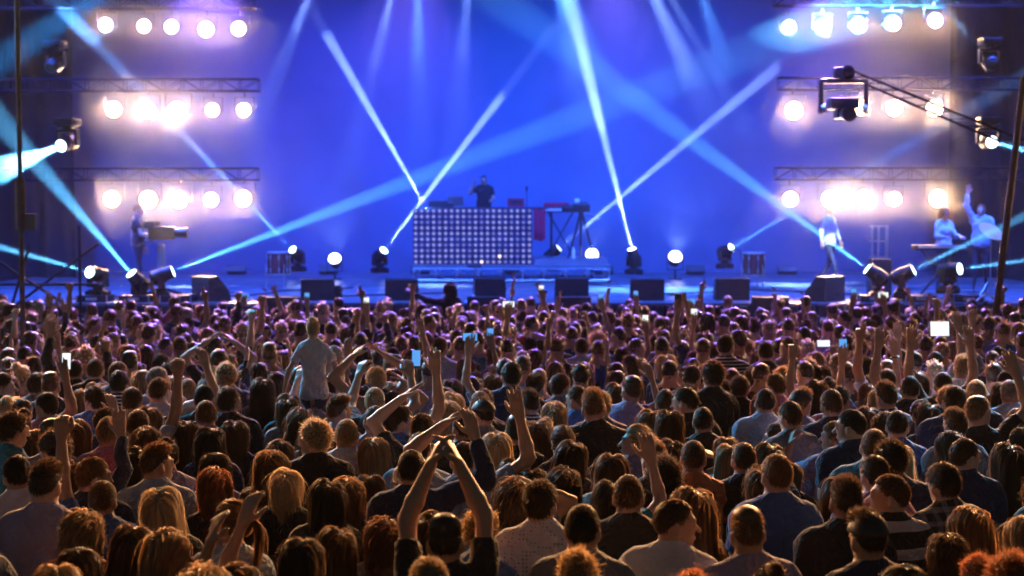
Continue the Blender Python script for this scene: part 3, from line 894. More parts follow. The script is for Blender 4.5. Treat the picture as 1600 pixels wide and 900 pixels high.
# right-hand stage pieces
sb = empty('speaker_box', on_stage(1374, 27.6)); tag(sb, 'blue-lit speaker box under a pale truss frame, beside the singer', 'speaker')
MB().box((0, 0, 0.36), (0.4, 0.4, 0.72), bev=0.015).build('cabinet', M['black_paint'], sb)
MB().box((0, -0.205, 0.36), (0.36, 0.012, 0.66)).build('grille', M['grille'], sb)
for s in (-1, 1): MB().box((s * 0.205, 0, 0.5), (0.012, 0.14, 0.05)).build('handle', M['steel_dark'], sb)
fr = empty('truss_stand', on_stage(1374, 27.6) + Vector((0, 0, 0.726))); tag(fr, 'upright pale truss frame standing on the blue speaker box', 'frame')
for x in (-0.14, -0.02, 0.14): MB().box((x, 0, 0.32), (0.05 if x > 0 else 0.03, 0.05, 0.64), bev=0.004).build('upright', M['alu'], fr)
for z in (0.02, 0.33, 0.62): MB().box((0, 0.05, z), (0.36, 0.04, 0.03)).build('crossbar', M['alu'], fr)
ks = empty('keyboard_stand', on_stage(1478, 27.0)); tag(ks, 'keyboard on a crossed stand in front of the white-shirted player', 'keyboard')
MB().box((-0.15, -0.1, 0.95), (1.0, 0.32, 0.1), bev=0.012).build('keyboard', M['black_paint'], ks)
MB().box((-0.15, -0.265, 0.965), (0.9, 0.012, 0.04)).build('keys', M['white_metal'], ks)
for s in (-1, 1):
    MB().cyl((-0.15 + s * 0.4, -0.1, 0), (-0.15 - s * 0.35, -0.1, 0.9), 0.02, 0.02, 8).build('leg', M['black_paint'], ks)
cs = empty('cymbal_stand', on_stage(1548, 27.6)); tag(cs, 'tilted cymbal on a stand beyond the keyboard player', 'cymbal')
MB().cyl((0, 0, 0), (0, 0, 1.25), 0.014, 0.012, 8).build('pole', M['alu'], cs)
MB().cyl((0, 0, 1.25), (0.01, -0.02, 1.275), 0.26, 0.05, 24).build('cymbal', M['orange_band'], cs)
for a in (90, 210, 330):
    MB().cyl((0, 0, 0.35), (math.cos(R(a)) * 0.3, math.sin(R(a)) * 0.3, 0.0), 0.012, 0.012, 6).build('leg', M['alu'], cs)

# cables lying on the stage floor
rc = random.Random(5)
for k, (xa_, ya_, xb_, yb_, lab) in enumerate(((-4.6, 26.6, -1.2, 28.2, 'black cable trailing from the first row of wedges towards the light wall'), (-3.6, 30.4, -5.6, 27.0, 'black cable running from the floor tom to the side monitor'),
        (2.4, 26.8, 4.6, 29.6, 'black cable curling behind the wedges on the singer side'), (1.6, 33.0, 3.4, 27.2, 'black cable running from the riser down to the stage edge'), (5.0, 29.8, 7.6, 26.6, 'black cable at the feet of the singer'), (-8.0, 26.4, -5.8, 28.4, 'black cable behind the camera operator side moving heads'))):
    pts = []
    for i in range(13):
        t = i / 12
        pts.append((xa_ + (xb_ - xa_) * t + 0.25 * math.sin(t * 9 + k), ya_ + (yb_ - ya_) * t + 0.2 * math.cos(t * 7 + 2 * k), STAGE_Z + 0.024))
    tag(MB().path(pts, 0.014, 6).build('cable', M['black_plastic']), lab, 'cable')
# crane camera over the crowd
J = at(1318, 150, 24.0)
jb = empty('crane_camera', J); jb.scale = (1.3, 1.3, 1.3); tag(jb, 'camera on a crane arm hanging over the crowd in front of the warm lamps', 'camera')
fm = MB()
for s in (-1, 1):
    fm.box((s * 0.29, 0, -0.02), (0.06, 0.08, 0.42), bev=0.015)
fm.box((0, 0, 0.19), (0.62, 0.08, 0.06), bev=0.015).box((-0.02, 0, 0.30), (0.22, 0.12, 0.14), bev=0.03).cyl((-0.02, 0, 0.19), (-0.02, 0, 0.36), 0.05, 0.05, 12)
fm.build('gimbal_frame', M['black_plastic'], jb)
MB().box((0, 0.04, -0.1), (0.36, 0.34, 0.14), bev=0.02).box((0, 0.06, -0.22), (0.18, 0.24, 0.14), bev=0.02).build('camera_body', M['black_plastic'], jb)
MB().cyl((0, -0.12, -0.24), (0, -0.34, -0.26), 0.08, 0.095, 16).build('camera_lens', M['black_plastic'], jb)
for s in (-1, 1): MB().cyl((s * 0.24, 0, -0.16), (s * 0.3, 0, -0.16), 0.06, 0.06, 14).build('motor', M['alu'], jb)
e = (at(1640, 245, 24.8) - J) / 1.3
a0 = Vector((0.05, 0.0, 0.30))
am = MB()
dv = (e - a0)
for off in (Vector((0, 0, 0.05)), Vector((0, 0.0, -0.05))):
    am.cyl(a0 + off, e + off * 1.6, 0.016, 0.018, 8)
am.ball(a0, 0.1)
am.build('crane_arm', M['truss_black'], jb)
for k in range(12):
    p, q = a0 + dv * (k / 12), a0 + dv * ((k + 1) / 12)
    MB().cyl(p + Vector((0, 0, -0.05)), q + Vector((0, 0, 0.05)), 0.006, 0.006, 6).build('brace', M['truss_black'], jb)
MB().cyl(e, (e.x + 2.0, e.y + 1.0, -J.z / 1.3), 0.04, 0.05, 10).build('crane_post', M['steel_dark'], jb)
# ------------------------------------------------------------------ people: shapes as distance fields turned into meshes
def nrm(v):
    v = np.asarray(v, np.float32); return v / max(1e-9, float(np.linalg.norm(v)))

def smin(a, b, k):
    h = np.clip(0.5 + 0.5 * (b - a) / k, 0, 1)
    return b + (a - b) * h - k * h * (1 - h)

def cone(P, a, b, ra, rb, sy=1.0, cy_=0.0):
    a, b = np.array(a, np.float32), np.array(b, np.float32)
    if sy != 1.0:
        P = P.copy(); P[:, 1] = (P[:, 1] - cy_) * sy + cy_
        a, b = a.copy(), b.copy()
        a[1] = (a[1] - cy_) * sy + cy_; b[1] = (b[1] - cy_) * sy + cy_
    ba = b - a
    t = np.clip((P - a) @ ba / max(1e-9, ba @ ba), 0, 1)
    d = np.linalg.norm(P - a - t[:, None] * ba, axis=1) - (ra + (rb - ra) * t)
    return d / max(1.0, sy ** 0.5)

def ell(P, c, r, rot=None):
    q = P - np.array(c, np.float32)
    if rot is not None: q = q @ rot
    r = np.array(r, np.float32)
    k0 = np.linalg.norm(q / r, axis=1)
    k1 = np.linalg.norm(q / (r * r), axis=1)
    return k0 * (k0 - 1.0) / np.maximum(k1, 1e-6)

CORN = np.array([(x, y, z) for x in (0, 1) for y in (0, 1) for z in (0, 1)])
EDGES = [(a, b) for a in range(8) for b in range(a + 1, 8) if abs(CORN[a] - CORN[b]).sum() == 1]
def surface_nets(f, lo, hi, h):
    lo = np.array(lo, np.float32)
    n = np.maximum(3, np.ceil((np.array(hi) - lo) / h).astype(int) + 1)
    ax = [lo[i] + h * np.arange(n[i], dtype=np.float32) for i in range(3)]
    G = np.stack(np.meshgrid(*ax, indexing='ij'), -1).reshape(-1, 3)
    V = f(G).reshape(n)
    S = V < 0
    c = np.zeros(n - 1, np.int8)
    for d in CORN:
        c += S[d[0]:n[0] - 1 + d[0], d[1]:n[1] - 1 + d[1], d[2]:n[2] - 1 + d[2]]
    act = (c > 0) & (c < 8)
    cells = np.argwhere(act)
    if len(cells) == 0: return np.zeros((0, 3)), np.zeros((0, 4), int)
    idx = np.full(n - 1, -1, np.int64); idx[act] = np.arange(len(cells))
    acc = np.zeros((len(cells), 3)); cnt = np.zeros(len(cells))
    for a, b in EDGES:
        A, B = cells + CORN[a], cells + CORN[b]
        va, vb = V[tuple(A.T)], V[tuple(B.T)]
        m = (va < 0) != (vb < 0)
        t = va[m] / (va[m] - vb[m])
        acc[m] += CORN[a] + (CORN[b] - CORN[a]) * t[:, None]; cnt[m] += 1
    verts = lo + h * (cells + acc / cnt[:, None])
    Q = []
    for k in range(3):
        i, j = [(1, 2), (2, 0), (0, 1)][k]
        sl0 = [slice(None)] * 3; sl1 = [slice(None)] * 3
        sl0[k] = slice(0, n[k] - 1); sl1[k] = slice(1, n[k])
        s0, s1 = S[tuple(sl0)], S[tuple(sl1)]
        e = np.argwhere(s0 != s1)
        e = e[(e[:, i] > 0) & (e[:, j] > 0) & (e[:, i] < n[i] - 1) & (e[:, j] < n[j] - 1)]
        if len(e) == 0: continue
        di = np.zeros(3, int); di[i] = 1
        dj = np.zeros(3, int); dj[j] = 1
        q = np.stack([idx[tuple((e - di - dj).T)], idx[tuple((e - dj).T)], idx[tuple(e.T)], idx[tuple((e - di).T)]], 1)
        fl_ = ~s0[tuple(e.T)]
        q[fl_] = q[fl_][:, ::-1]
        Q.append(q)
    Q = np.concatenate(Q) if Q else np.zeros((0, 4), int)
    return verts, Q

# ---- a body: standing height 1.76 m in its own units, facing +Y
HEADC = np.array((0, 0.005, 1.63), np.float32)
HEAD_K = 0.94
NECKP = np.array((0, -0.015, 1.52), np.float32)
def rot_xyz(yaw, pitch, roll):
    return np.array(Matrix.Rotation(R(yaw), 3, 'Z') @ Matrix.Rotation(R(pitch), 3, 'X') @ Matrix.Rotation(R(roll), 3, 'Y'), np.float32)

ARM = {   # elbow direction, forearm direction (for the +x arm; mirrored for the other), finger curl, palm facing
    'down': ((0.16, 0.04, -1), (-0.05, 0.35, -1), 0.5, (-1, 0.1, 0)),
    'front': ((0.16, 0.25, -1), (-0.35, 0.9, 0.45), 0.6, (-1, 0, 0)),
    'pocket': ((0.3, -0.12, -1), (-0.35, 0.5, -0.9), 0.9, (-1, 0, 0)),
    'hip': ((0.62, -0.2, -0.8), (-0.7, 0.5, -0.5), 0.9, (-1, 0, 0)),
    'up': ((0.42, 0.2, 0.9), (-0.1, 0.12, 1), 0.15, (0, 1, 0)),
    'fist': ((0.3, 0.28, 0.9), (0.04, 0.1, 1), 1.5, (0, 1, 0)),
    'point': ((0.28, 0.25, 0.95), (-0.12, 0.22, 1), -1, (-0.3, 1, 0)),
    'wave': ((0.7, 0.25, 0.6), (-0.25, 0.15, 1), 0.12, (0.2, 1, 0)),
    'bent': ((0.85, 0.2, 0.35), (-0.3, 0.2, 1), 0.35, (-0.5, 0.8, 0)),
    'clap': ((0.62, 0.3, 0.75), (-0.78, 0.25, 0.62), 0.2, (-1, 0.2, 0)),
    'join': ((0.02, 0.42, 0.9), (-0.42, 0.12, 0.9), 0.5, (-1, 0.2, 0)),
    'over': ((0.72, 0.1, 0.72), (-0.95, 0.12, 0.28), 0.4, (-0.4, 0.6, -0.6)),
    'hold': ((0.3, 0.75, 0.35), (-0.22, 0.45, 0.95), 0.75, (-0.5, 0.8, 0)),
    'face': ((0.45, 0.6, -0.35), (-0.35, 0.15, 1), 0.5, (-0.8, 0, 0)),
    'reach': ((0.95, 0.35, 0.1), (0.85, 0.4, 0.55), 0.2, (0, 0.3, -1)),
    'out': ((1, 0.12, -0.12), (0.95, 0.25, -0.25), 0.4, (0, 0.3, -1)),
    'swing': ((0.55, -0.05, -0.8), (0.3, 0.25, -0.9), 0.6, (-1, 0.1, 0)),
    'desk': ((0.25, 0.3, -0.9), (-0.15, 1, -0.05), 0.5, (0, 0, -1)),
}
SEX = {'m': dict(sh=0.172, nk=0.057, ch=0.155, wa=0.138, hip=0.15, arm=1.0, dl=0.062),
       'f': dict(sh=0.152, nk=0.047, ch=0.140, wa=0.115, hip=0.155, arm=0.86, dl=0.05)}

def hand_prims(w, u, n, side, curl):
    """rounded segments of a hand: wrist w, direction u, palm normal n"""
    u = nrm(u); n = np.asarray(n, np.float32); n = nrm(n - u * float(n @ u))
    v = np.cross(u, n) * side                       # towards the thumb
    P = []
    for k, off in enumerate((-0.030, -0.010, 0.011, 0.031)):
        P.append((w + v * off * 0.6, w + u * 0.085 + v * off, 0.0155, 0.0125))
    Ls = (0.060, 0.078, 0.085, 0.078)
    for k, off in enumerate((-0.031, -0.0105, 0.011, 0.032)):
        c = curl + (0.07 * (1 - k)) if curl >= 0 else (0.05 if k >= 2 else 1.5)
        p = w + u * 0.088 + v * off
        ang = 0.0; spread = off * 2.6 * max(0.0, 1 - abs(c))
        for s, (fr, rr) in enumerate(((0.46, 0.0100), (0.30, 0.0092), (0.26, 0.0082))):
            ang += c * (0.7, 1.0, 0.7)[s]
            d = nrm(u * math.cos(ang) + n * math.sin(ang) + v * spread)
            q = p + d * Ls[k] * fr
            P.append((p, q, rr, rr * 0.93)); p = q
    t0 = w + u * 0.022 + v * 0.026
    d1 = nrm(u * 0.65 + v * 0.72 + n * 0.25)
    t1 = t0 + d1 * 0.046
    bend = 0.2 if abs(curl) < 0.4 else 0.9
    d2 = nrm(u * 0.9 + v * (0.45 - bend * 0.7) + n * (0.15 + bend * 0.5))
    t2 = t1 + d2 * 0.034
    P += [(t0, t1, 0.0155, 0.0125), (t1, t2, 0.0122, 0.0105), (t2, t2 + nrm(d2 * 1.0 + n * 0.2) * 0.026, 0.0105, 0.0085)]
    return P

class Figure:
    def __init__(s, sex, al, ar, head=(0, 0, 0), legs='stand', build=1.0):
        s.sex, s.head_rot = sex, rot_xyz(*head)
        q = dict(SEX[sex]); s.q = q
        s.arms = []
        for side, pose in ((1, ar), (-1, al)):           # +x is the person's right when facing +Y
            e, f, curl, pn = ARM[pose] if isinstance(pose, str) else pose
            m = np.array((side, 1, 1), np.float32)
            sh = np.array((side * q['sh'], -0.01, 1.425), np.float32)
            ed, fd = nrm(e) * m, nrm(f) * m
            if ed[2] > 0.2: sh = sh + np.array((-side * 0.012, 0, 0.035), np.float32)
            el = sh + ed * 0.285 * (0.94 if sex == 'f' else 1)
            wr = el + fd * 0.25 * (0.94 if sex == 'f' else 1)
            s.arms.append((side, sh, el, wr, fd, np.array(pn, np.float32) * m, curl))
        if legs == 'stand': s.legs = [((sx * 0.088, 0, 0.92), (sx * 0.1, 0.02, 0.5), (sx * 0.11, -0.02, 0.09)) for sx in (1, -1)]
        elif legs == 'stride': s.legs = [((0.088, 0, 0.92), (0.09, 0.2, 0.54), (0.1, 0.3, 0.10)), ((-0.088, 0, 0.92), (-0.1, -0.08, 0.52), (-0.11, -0.36, 0.17))]
        elif legs == 'straddle': s.legs = [((sx * 0.09, 0.02, 0.92), (sx * 0.17, 0.36, 0.86), (sx * 0.13, 0.42, 0.47)) for sx in (1, -1)]
    def hp(s, p):                                        # head-space point to body space
        return NECKP + s.head_rot @ (np.asarray(p, np.float32) - NECKP) * HEAD_K
    def torso(s, P, g=0.0):
        q = s.q
        d = cone(P, (0, 0.0, 0.93), (0, 0.005, 1.06), q['hip'] + g, q['wa'] + 0.01 + g, 1.42)
        d = smin(d, cone(P, (0, 0.005, 1.06), (0, 0.0, 1.30), q['wa'] + g, q['ch'] + g, 1.38), 0.05)
        for sx in (1, -1):
            d = smin(d, cone(P, (sx * 0.03, -0.005, 1.36), (sx * (q['sh'] - 0.02), -0.012, 1.41), 0.085 + g, q['dl'] + g, 1.15), 0.05)
            d = smin(d, cone(P, (sx * 0.025, -0.02, 1.515), (sx * q['sh'] * 0.75, -0.018, 1.45), 0.042 + g * 0.7, 0.042 + g, 1.0), 0.04)
            d = smin(d, ell(P, (sx * 0.075, -0.075, 1.36), (0.075 + g, 0.045 + g, 0.11 + g)), 0.05)   # shoulder blades
            if s.sex == 'f': d = smin(d, ell(P, (sx * 0.062, 0.085, 1.285), (0.06 + g, 0.05 + g, 0.06 + g)), 0.04)
        return d
    def arm(s, P, a, g=0.0, upto=1.0):
        side, sh, el, wr, fd, pn, curl = a
        k = s.q['arm']
        d = cone(P, sh, el, 0.052 * k + g, 0.039 * k + g)
        if upto >= 1.0:
            m = el + (wr - el) * 0.3
            d = smin(d, smin(cone(P, el, m, 0.038 * k + g, 0.041 * k + g), cone(P, m, wr, 0.041 * k + g, 0.026 * k + g), 0.015), 0.03)
        return d
    def hand(s, P, a):
        side, sh, el, wr, fd, pn, curl = a
        d = None
        for i, (p, q_, ra, rb) in enumerate(hand_prims(wr, fd, pn, side, curl)):
            c = cone(P, p, q_, ra * 1.06, rb * 1.06)
            d = c if d is None else smin(d, c, 0.010 if i < 4 else 0.005)
        return d
    def head(s, P):
        Q = (P - NECKP) @ s.head_rot / HEAD_K + NECKP    # into head space
        k = 1.0 if s.sex == 'm' else 0.95
        d = ell(Q, (0, -0.012, 1.655), (0.0705 * k, 0.092 * k, 0.088 * k))
        d = smin(d, ell(Q, (0, 0.028, 1.605), (0.054 * k, 0.066, 0.080)), 0.03)
        d = smin(d, ell(Q, (0, 0.062, 1.545), (0.026, 0.024, 0.022)), 0.03)        # chin
        d = smin(d, cone(Q, (0, 0.094, 1.628), (0, 0.118, 1.598), 0.009, 0.013), 0.014)   # nose
        d = smin(d, cone(Q, (-0.04, 0.083, 1.658), (0.04, 0.083, 1.658), 0.008, 0.008), 0.02)   # brow
        d = smin(d, ell(Q, (0, 0.092, 1.565), (0.024, 0.010, 0.007)), 0.007)       # lips
        for sx in (1, -1):
            d = -smin(-d, ell(Q, (sx * 0.032, 0.106, 1.632), (0.02, 0.018, 0.012)), 0.012)     # sockets
            d = smin(d, ell(Q, (sx * 0.032, 0.084, 1.632), (0.014, 0.012, 0.011)), 0.004)
            e = ell(Q, (sx * 0.077 * k, -0.016, 1.622), (0.012, 0.021, 0.034), np.array(Matrix.Rotation(R(-sx * 22), 3, 'Z') @ Matrix.Rotation(R(12), 3, 'X'), np.float32))
            e = -smin(-e, ell(Q, (sx * 0.087 * k, -0.006, 1.624), (0.006, 0.011, 0.018)), 0.006)
            d = smin(d, e, 0.008)
        d = d * HEAD_K
        nk = s.q['nk']
        n = cone(P, (0, -0.025, 1.44), NECKP + s.head_rot @ np.array((0, -0.005, 0.07), np.float32), nk + 0.006, nk)
        return smin(d, n, 0.03)
    def legs_f(s, P):
        d = None
        for h, k, a in s.legs:
            for x in (cone(P, h, k, 0.082, 0.055), cone(P, k, a, 0.056, 0.04), cone(P, (a[0], a[1], a[2] - 0.045), (a[0], a[1] + 0.14, a[2] - 0.055), 0.042, 0.035)):
                d = x if d is None else smin(d, x, 0.03)
        return d
    def all(s, P, head=True):
        d = s.torso(P)
        for a in s.arms: d = smin(d, s.arm(P, a), 0.03)
        if head: d = smin(d, s.head(P), 0.03)
        return d
    def body_mesh(s, name, hb=0.027, hh=0.0104, hd=0.0088, detail=True, legs=True):
        """one continuous skin: coarse trunk, finer head, forearms and hands"""
        parts = []
        hc = s.hp(HEADC)
        zc = 1.50
        pts = np.array([p for a in s.arms for p in (a[1], a[2])] + [(0.2, 0.14, 0.9), (-0.2, -0.14, 0.9)])
        lo, hi = pts.min(0) - 0.09, pts.max(0) + 0.09
        cut = []
        for a in s.arms:
            cut.append((a[2] + (a[3] - a[2]) * 0.25, a[4]))
        def trunk(P):
            d = s.torso(P)
            for a in s.arms: d = smin(d, s.arm(P, a), 0.03)
            d = smin(d, cone(P, (0, -0.025, 1.44), NECKP, s.q['nk'] + 0.006, s.q['nk']), 0.03)
            if legs: d = smin(d, s.legs_f(P), 0.04)
            # leave the forearm beyond the elbow and the upper neck to the finer blocks
            for (c, n), a in zip(cut, s.arms):
                side = (P - c) @ n
                near = np.linalg.norm(P - (c + n * 0.13), axis=1) < 0.2
                d = np.where((side > hb) & near & (cone(P, a[2], a[3] + a[4] * 0.1, 0.085, 0.085) < 0), np.maximum(d, 0.01), d)
            return d
        V, Q = surface_nets(trunk, (min(lo[0], -0.28), min(lo[1], -0.24) - 0.15, 0.78 if legs else 0.85), (max(hi[0], 0.28), max(hi[1], 0.26) + 0.15, max(1.53, hi[2])), hb)
        keep = np.ones(len(Q), bool)
        cen = V[Q].mean(1)
        for (c, n), a in zip(cut, s.arms):
            keep &= ~(((cen - c) @ n > 0.010) & (cone(cen.astype(np.float32), a[2], a[3] + a[4] * 0.1, 0.075, 0.075) < 0))
        parts.append((V, Q[keep]))
        if legs:
            L = np.array([p for l in s.legs for p in l])
            V, Q = surface_nets(lambda P: smin(s.legs_f(P), s.torso(P), 0.04), (L[:, 0].min() - 0.1, L[:, 1].min() - 0.12, -0.01), (L[:, 0].max() + 0.1, L[:, 1].max() + 0.2, 0.80), 0.055)
            parts.append((V, Q))
        hl = hc - (0.115, 0.13, 0.145); hu = hc + (0.115, 0.15, 0.13)
        V, Q = surface_nets(lambda P: smin(s.head(P), s.torso(P), 0.03), hl, hu, hh)
        parts.append((V, Q))
        for (c, n), a in zip(cut, s.arms):
            tip = a[3] + a[4] * 0.19
            b = np.array([c, a[3], tip, a[3] + nrm(a[5]) * 0.07])
            def fore(P, a=a, c=c, n=n):
                d = smin(s.arm(P, a), s.hand(P, a), 0.016)
                return np.where((P - c) @ n < -0.040, 0.02, d)
            V, Q = surface_nets(fore, b.min(0) - 0.075, b.max(0) + 0.075, hd)
            cen = V[Q].mean(1) if len(Q) else np.zeros((0, 3))
            parts.append((V, Q[((cen - c) @ n > -0.024)]))
        Vs, Qs, o = [], [], 0
        for V, Q in parts:
            Vs.append(V); Qs.append(Q + o); o += len(V)
        V, Q = np.concatenate(Vs), np.concatenate(Qs)
        zc = V[Q].mean(1)
        mi = ((zc[:, 2] < 0.97) & (np.abs(zc[:, 0]) < 0.24) & (s.legs_f(zc.astype(np.float32)) < 0.06) & np.all([cone(zc.astype(np.float32), a[2], a[3] + a[4] * 0.2, 0.07, 0.09) > 0 for a in s.arms], axis=0)).astype(int) if legs else np.zeros(len(Q), int)
        return V, Q, mi
    def shirt_arrays(s, kind, h=0.023):
        sl = {'tee': 0.62, 'long': 1.0, 'tank': 0.0, 'collar': 0.66}[kind]
        g = 0.010
        def f(P):
            w = 0.0035 * (np.sin(P[:, 0] * 31 + P[:, 2] * 44) + np.sin(P[:, 2] * 57 - P[:, 0] * 20 + 1.3) * np.sin(P[:, 1] * 40)) + 0.004 * np.sin(P[:, 2] * 26 + 3 * np.sin(P[:, 0] * 12))
            d = s.torso(P, g)
            d = np.minimum(d, smin(d, cone(P, (0, 0.0, 0.98), (0, 0.0, 1.12), s.q['hip'] + 0.022, s.q['wa'] + 0.03, 1.35), 0.04))
            if sl > 0:
                for a in s.arms:
                    side, sh, el, wr = a[:4]
                    if sl < 1:
                        e = sh + (el - sh) * sl
                        c = cone(P, sh, e, 0.060 * s.q['arm'] + 0.004, 0.054 * s.q['arm'] + 0.008)
                        ax = nrm(el - sh)
                        c = np.maximum(c, (P - e) @ ax)
                    else:
                        c = smin(cone(P, sh, el, 0.066 * s.q['arm'], 0.061 * s.q['arm']), cone(P, el, el + (wr - el) * 0.93, 0.060 * s.q['arm'], 0.042 * s.q['arm']), 0.02)
                        ax = nrm(wr - el)
                        c = np.maximum(c, np.where(np.linalg.norm(P - wr, axis=1) < 0.1, (P - (el + (wr - el) * 0.93)) @ ax, -1))
                    d = smin(d, c, 0.028)
            else:
                d = np.maximum(d, np.abs(P[:, 0]) - 0.125 - np.maximum(0, 1.33 - P[:, 2]) * 0.6)
                d = np.maximum(d, P[:, 2] - 1.47)
            d = smin(d, cone(P, (0, -0.025, 1.43), (0, -0.02, 1.52), s.q['nk'] + 0.020, s.q['nk'] + 0.016), 0.03)
            d = d + w
            d = np.maximum(d, 0.90 - P[:, 2] + 0.008 * np.sin(P[:, 0] * 25))
            nb = {'tee': 0.072, 'long': 0.068, 'tank': 0.105, 'collar': 0.05}[kind]
            d = np.maximum(d, -cone(P, (0, 0.016, 1.575 if kind != 'tank' else 1.47), (0, 0.03, 1.62), nb + (0.0 if s.sex == 'm' else 0.008), nb + 0.03))
            if kind == 'collar':
                r = np.sqrt((P[:, 0]) ** 2 + (P[:, 1] + 0.020) ** 2)
                d = smin(d, np.sqrt((r - s.q['nk'] - 0.018) ** 2 + np.maximum(0, np.abs(P[:, 2] - 1.50) - 0.018) ** 2) - 0.010, 0.012)
            return d
        pts = np.array([p for a in s.arms for p in ((a[1], a[2]) + ((a[3],) if sl == 1 else ()))] + [(0.22, 0.2, 0.88), (-0.22, -0.2, 1.56)])
        return surface_nets(f, pts.min(0) - 0.09, pts.max(0) + 0.09, h)

# ---- hair: a solid cap under many thin tapered strands, in head space with the skull centre at the origin
HC = np.array((0, -0.012, 1.655), np.float32)
SK = np.array((0.0735, 0.0955, 0.0925), np.float32)
def hairline(y):
    return np.interp(y, (-0.11, -0.05, -0.01, 0.03, 0.065, 0.1), (-0.085, -0.075, -0.03, 0.0, 0.045, 0.06))

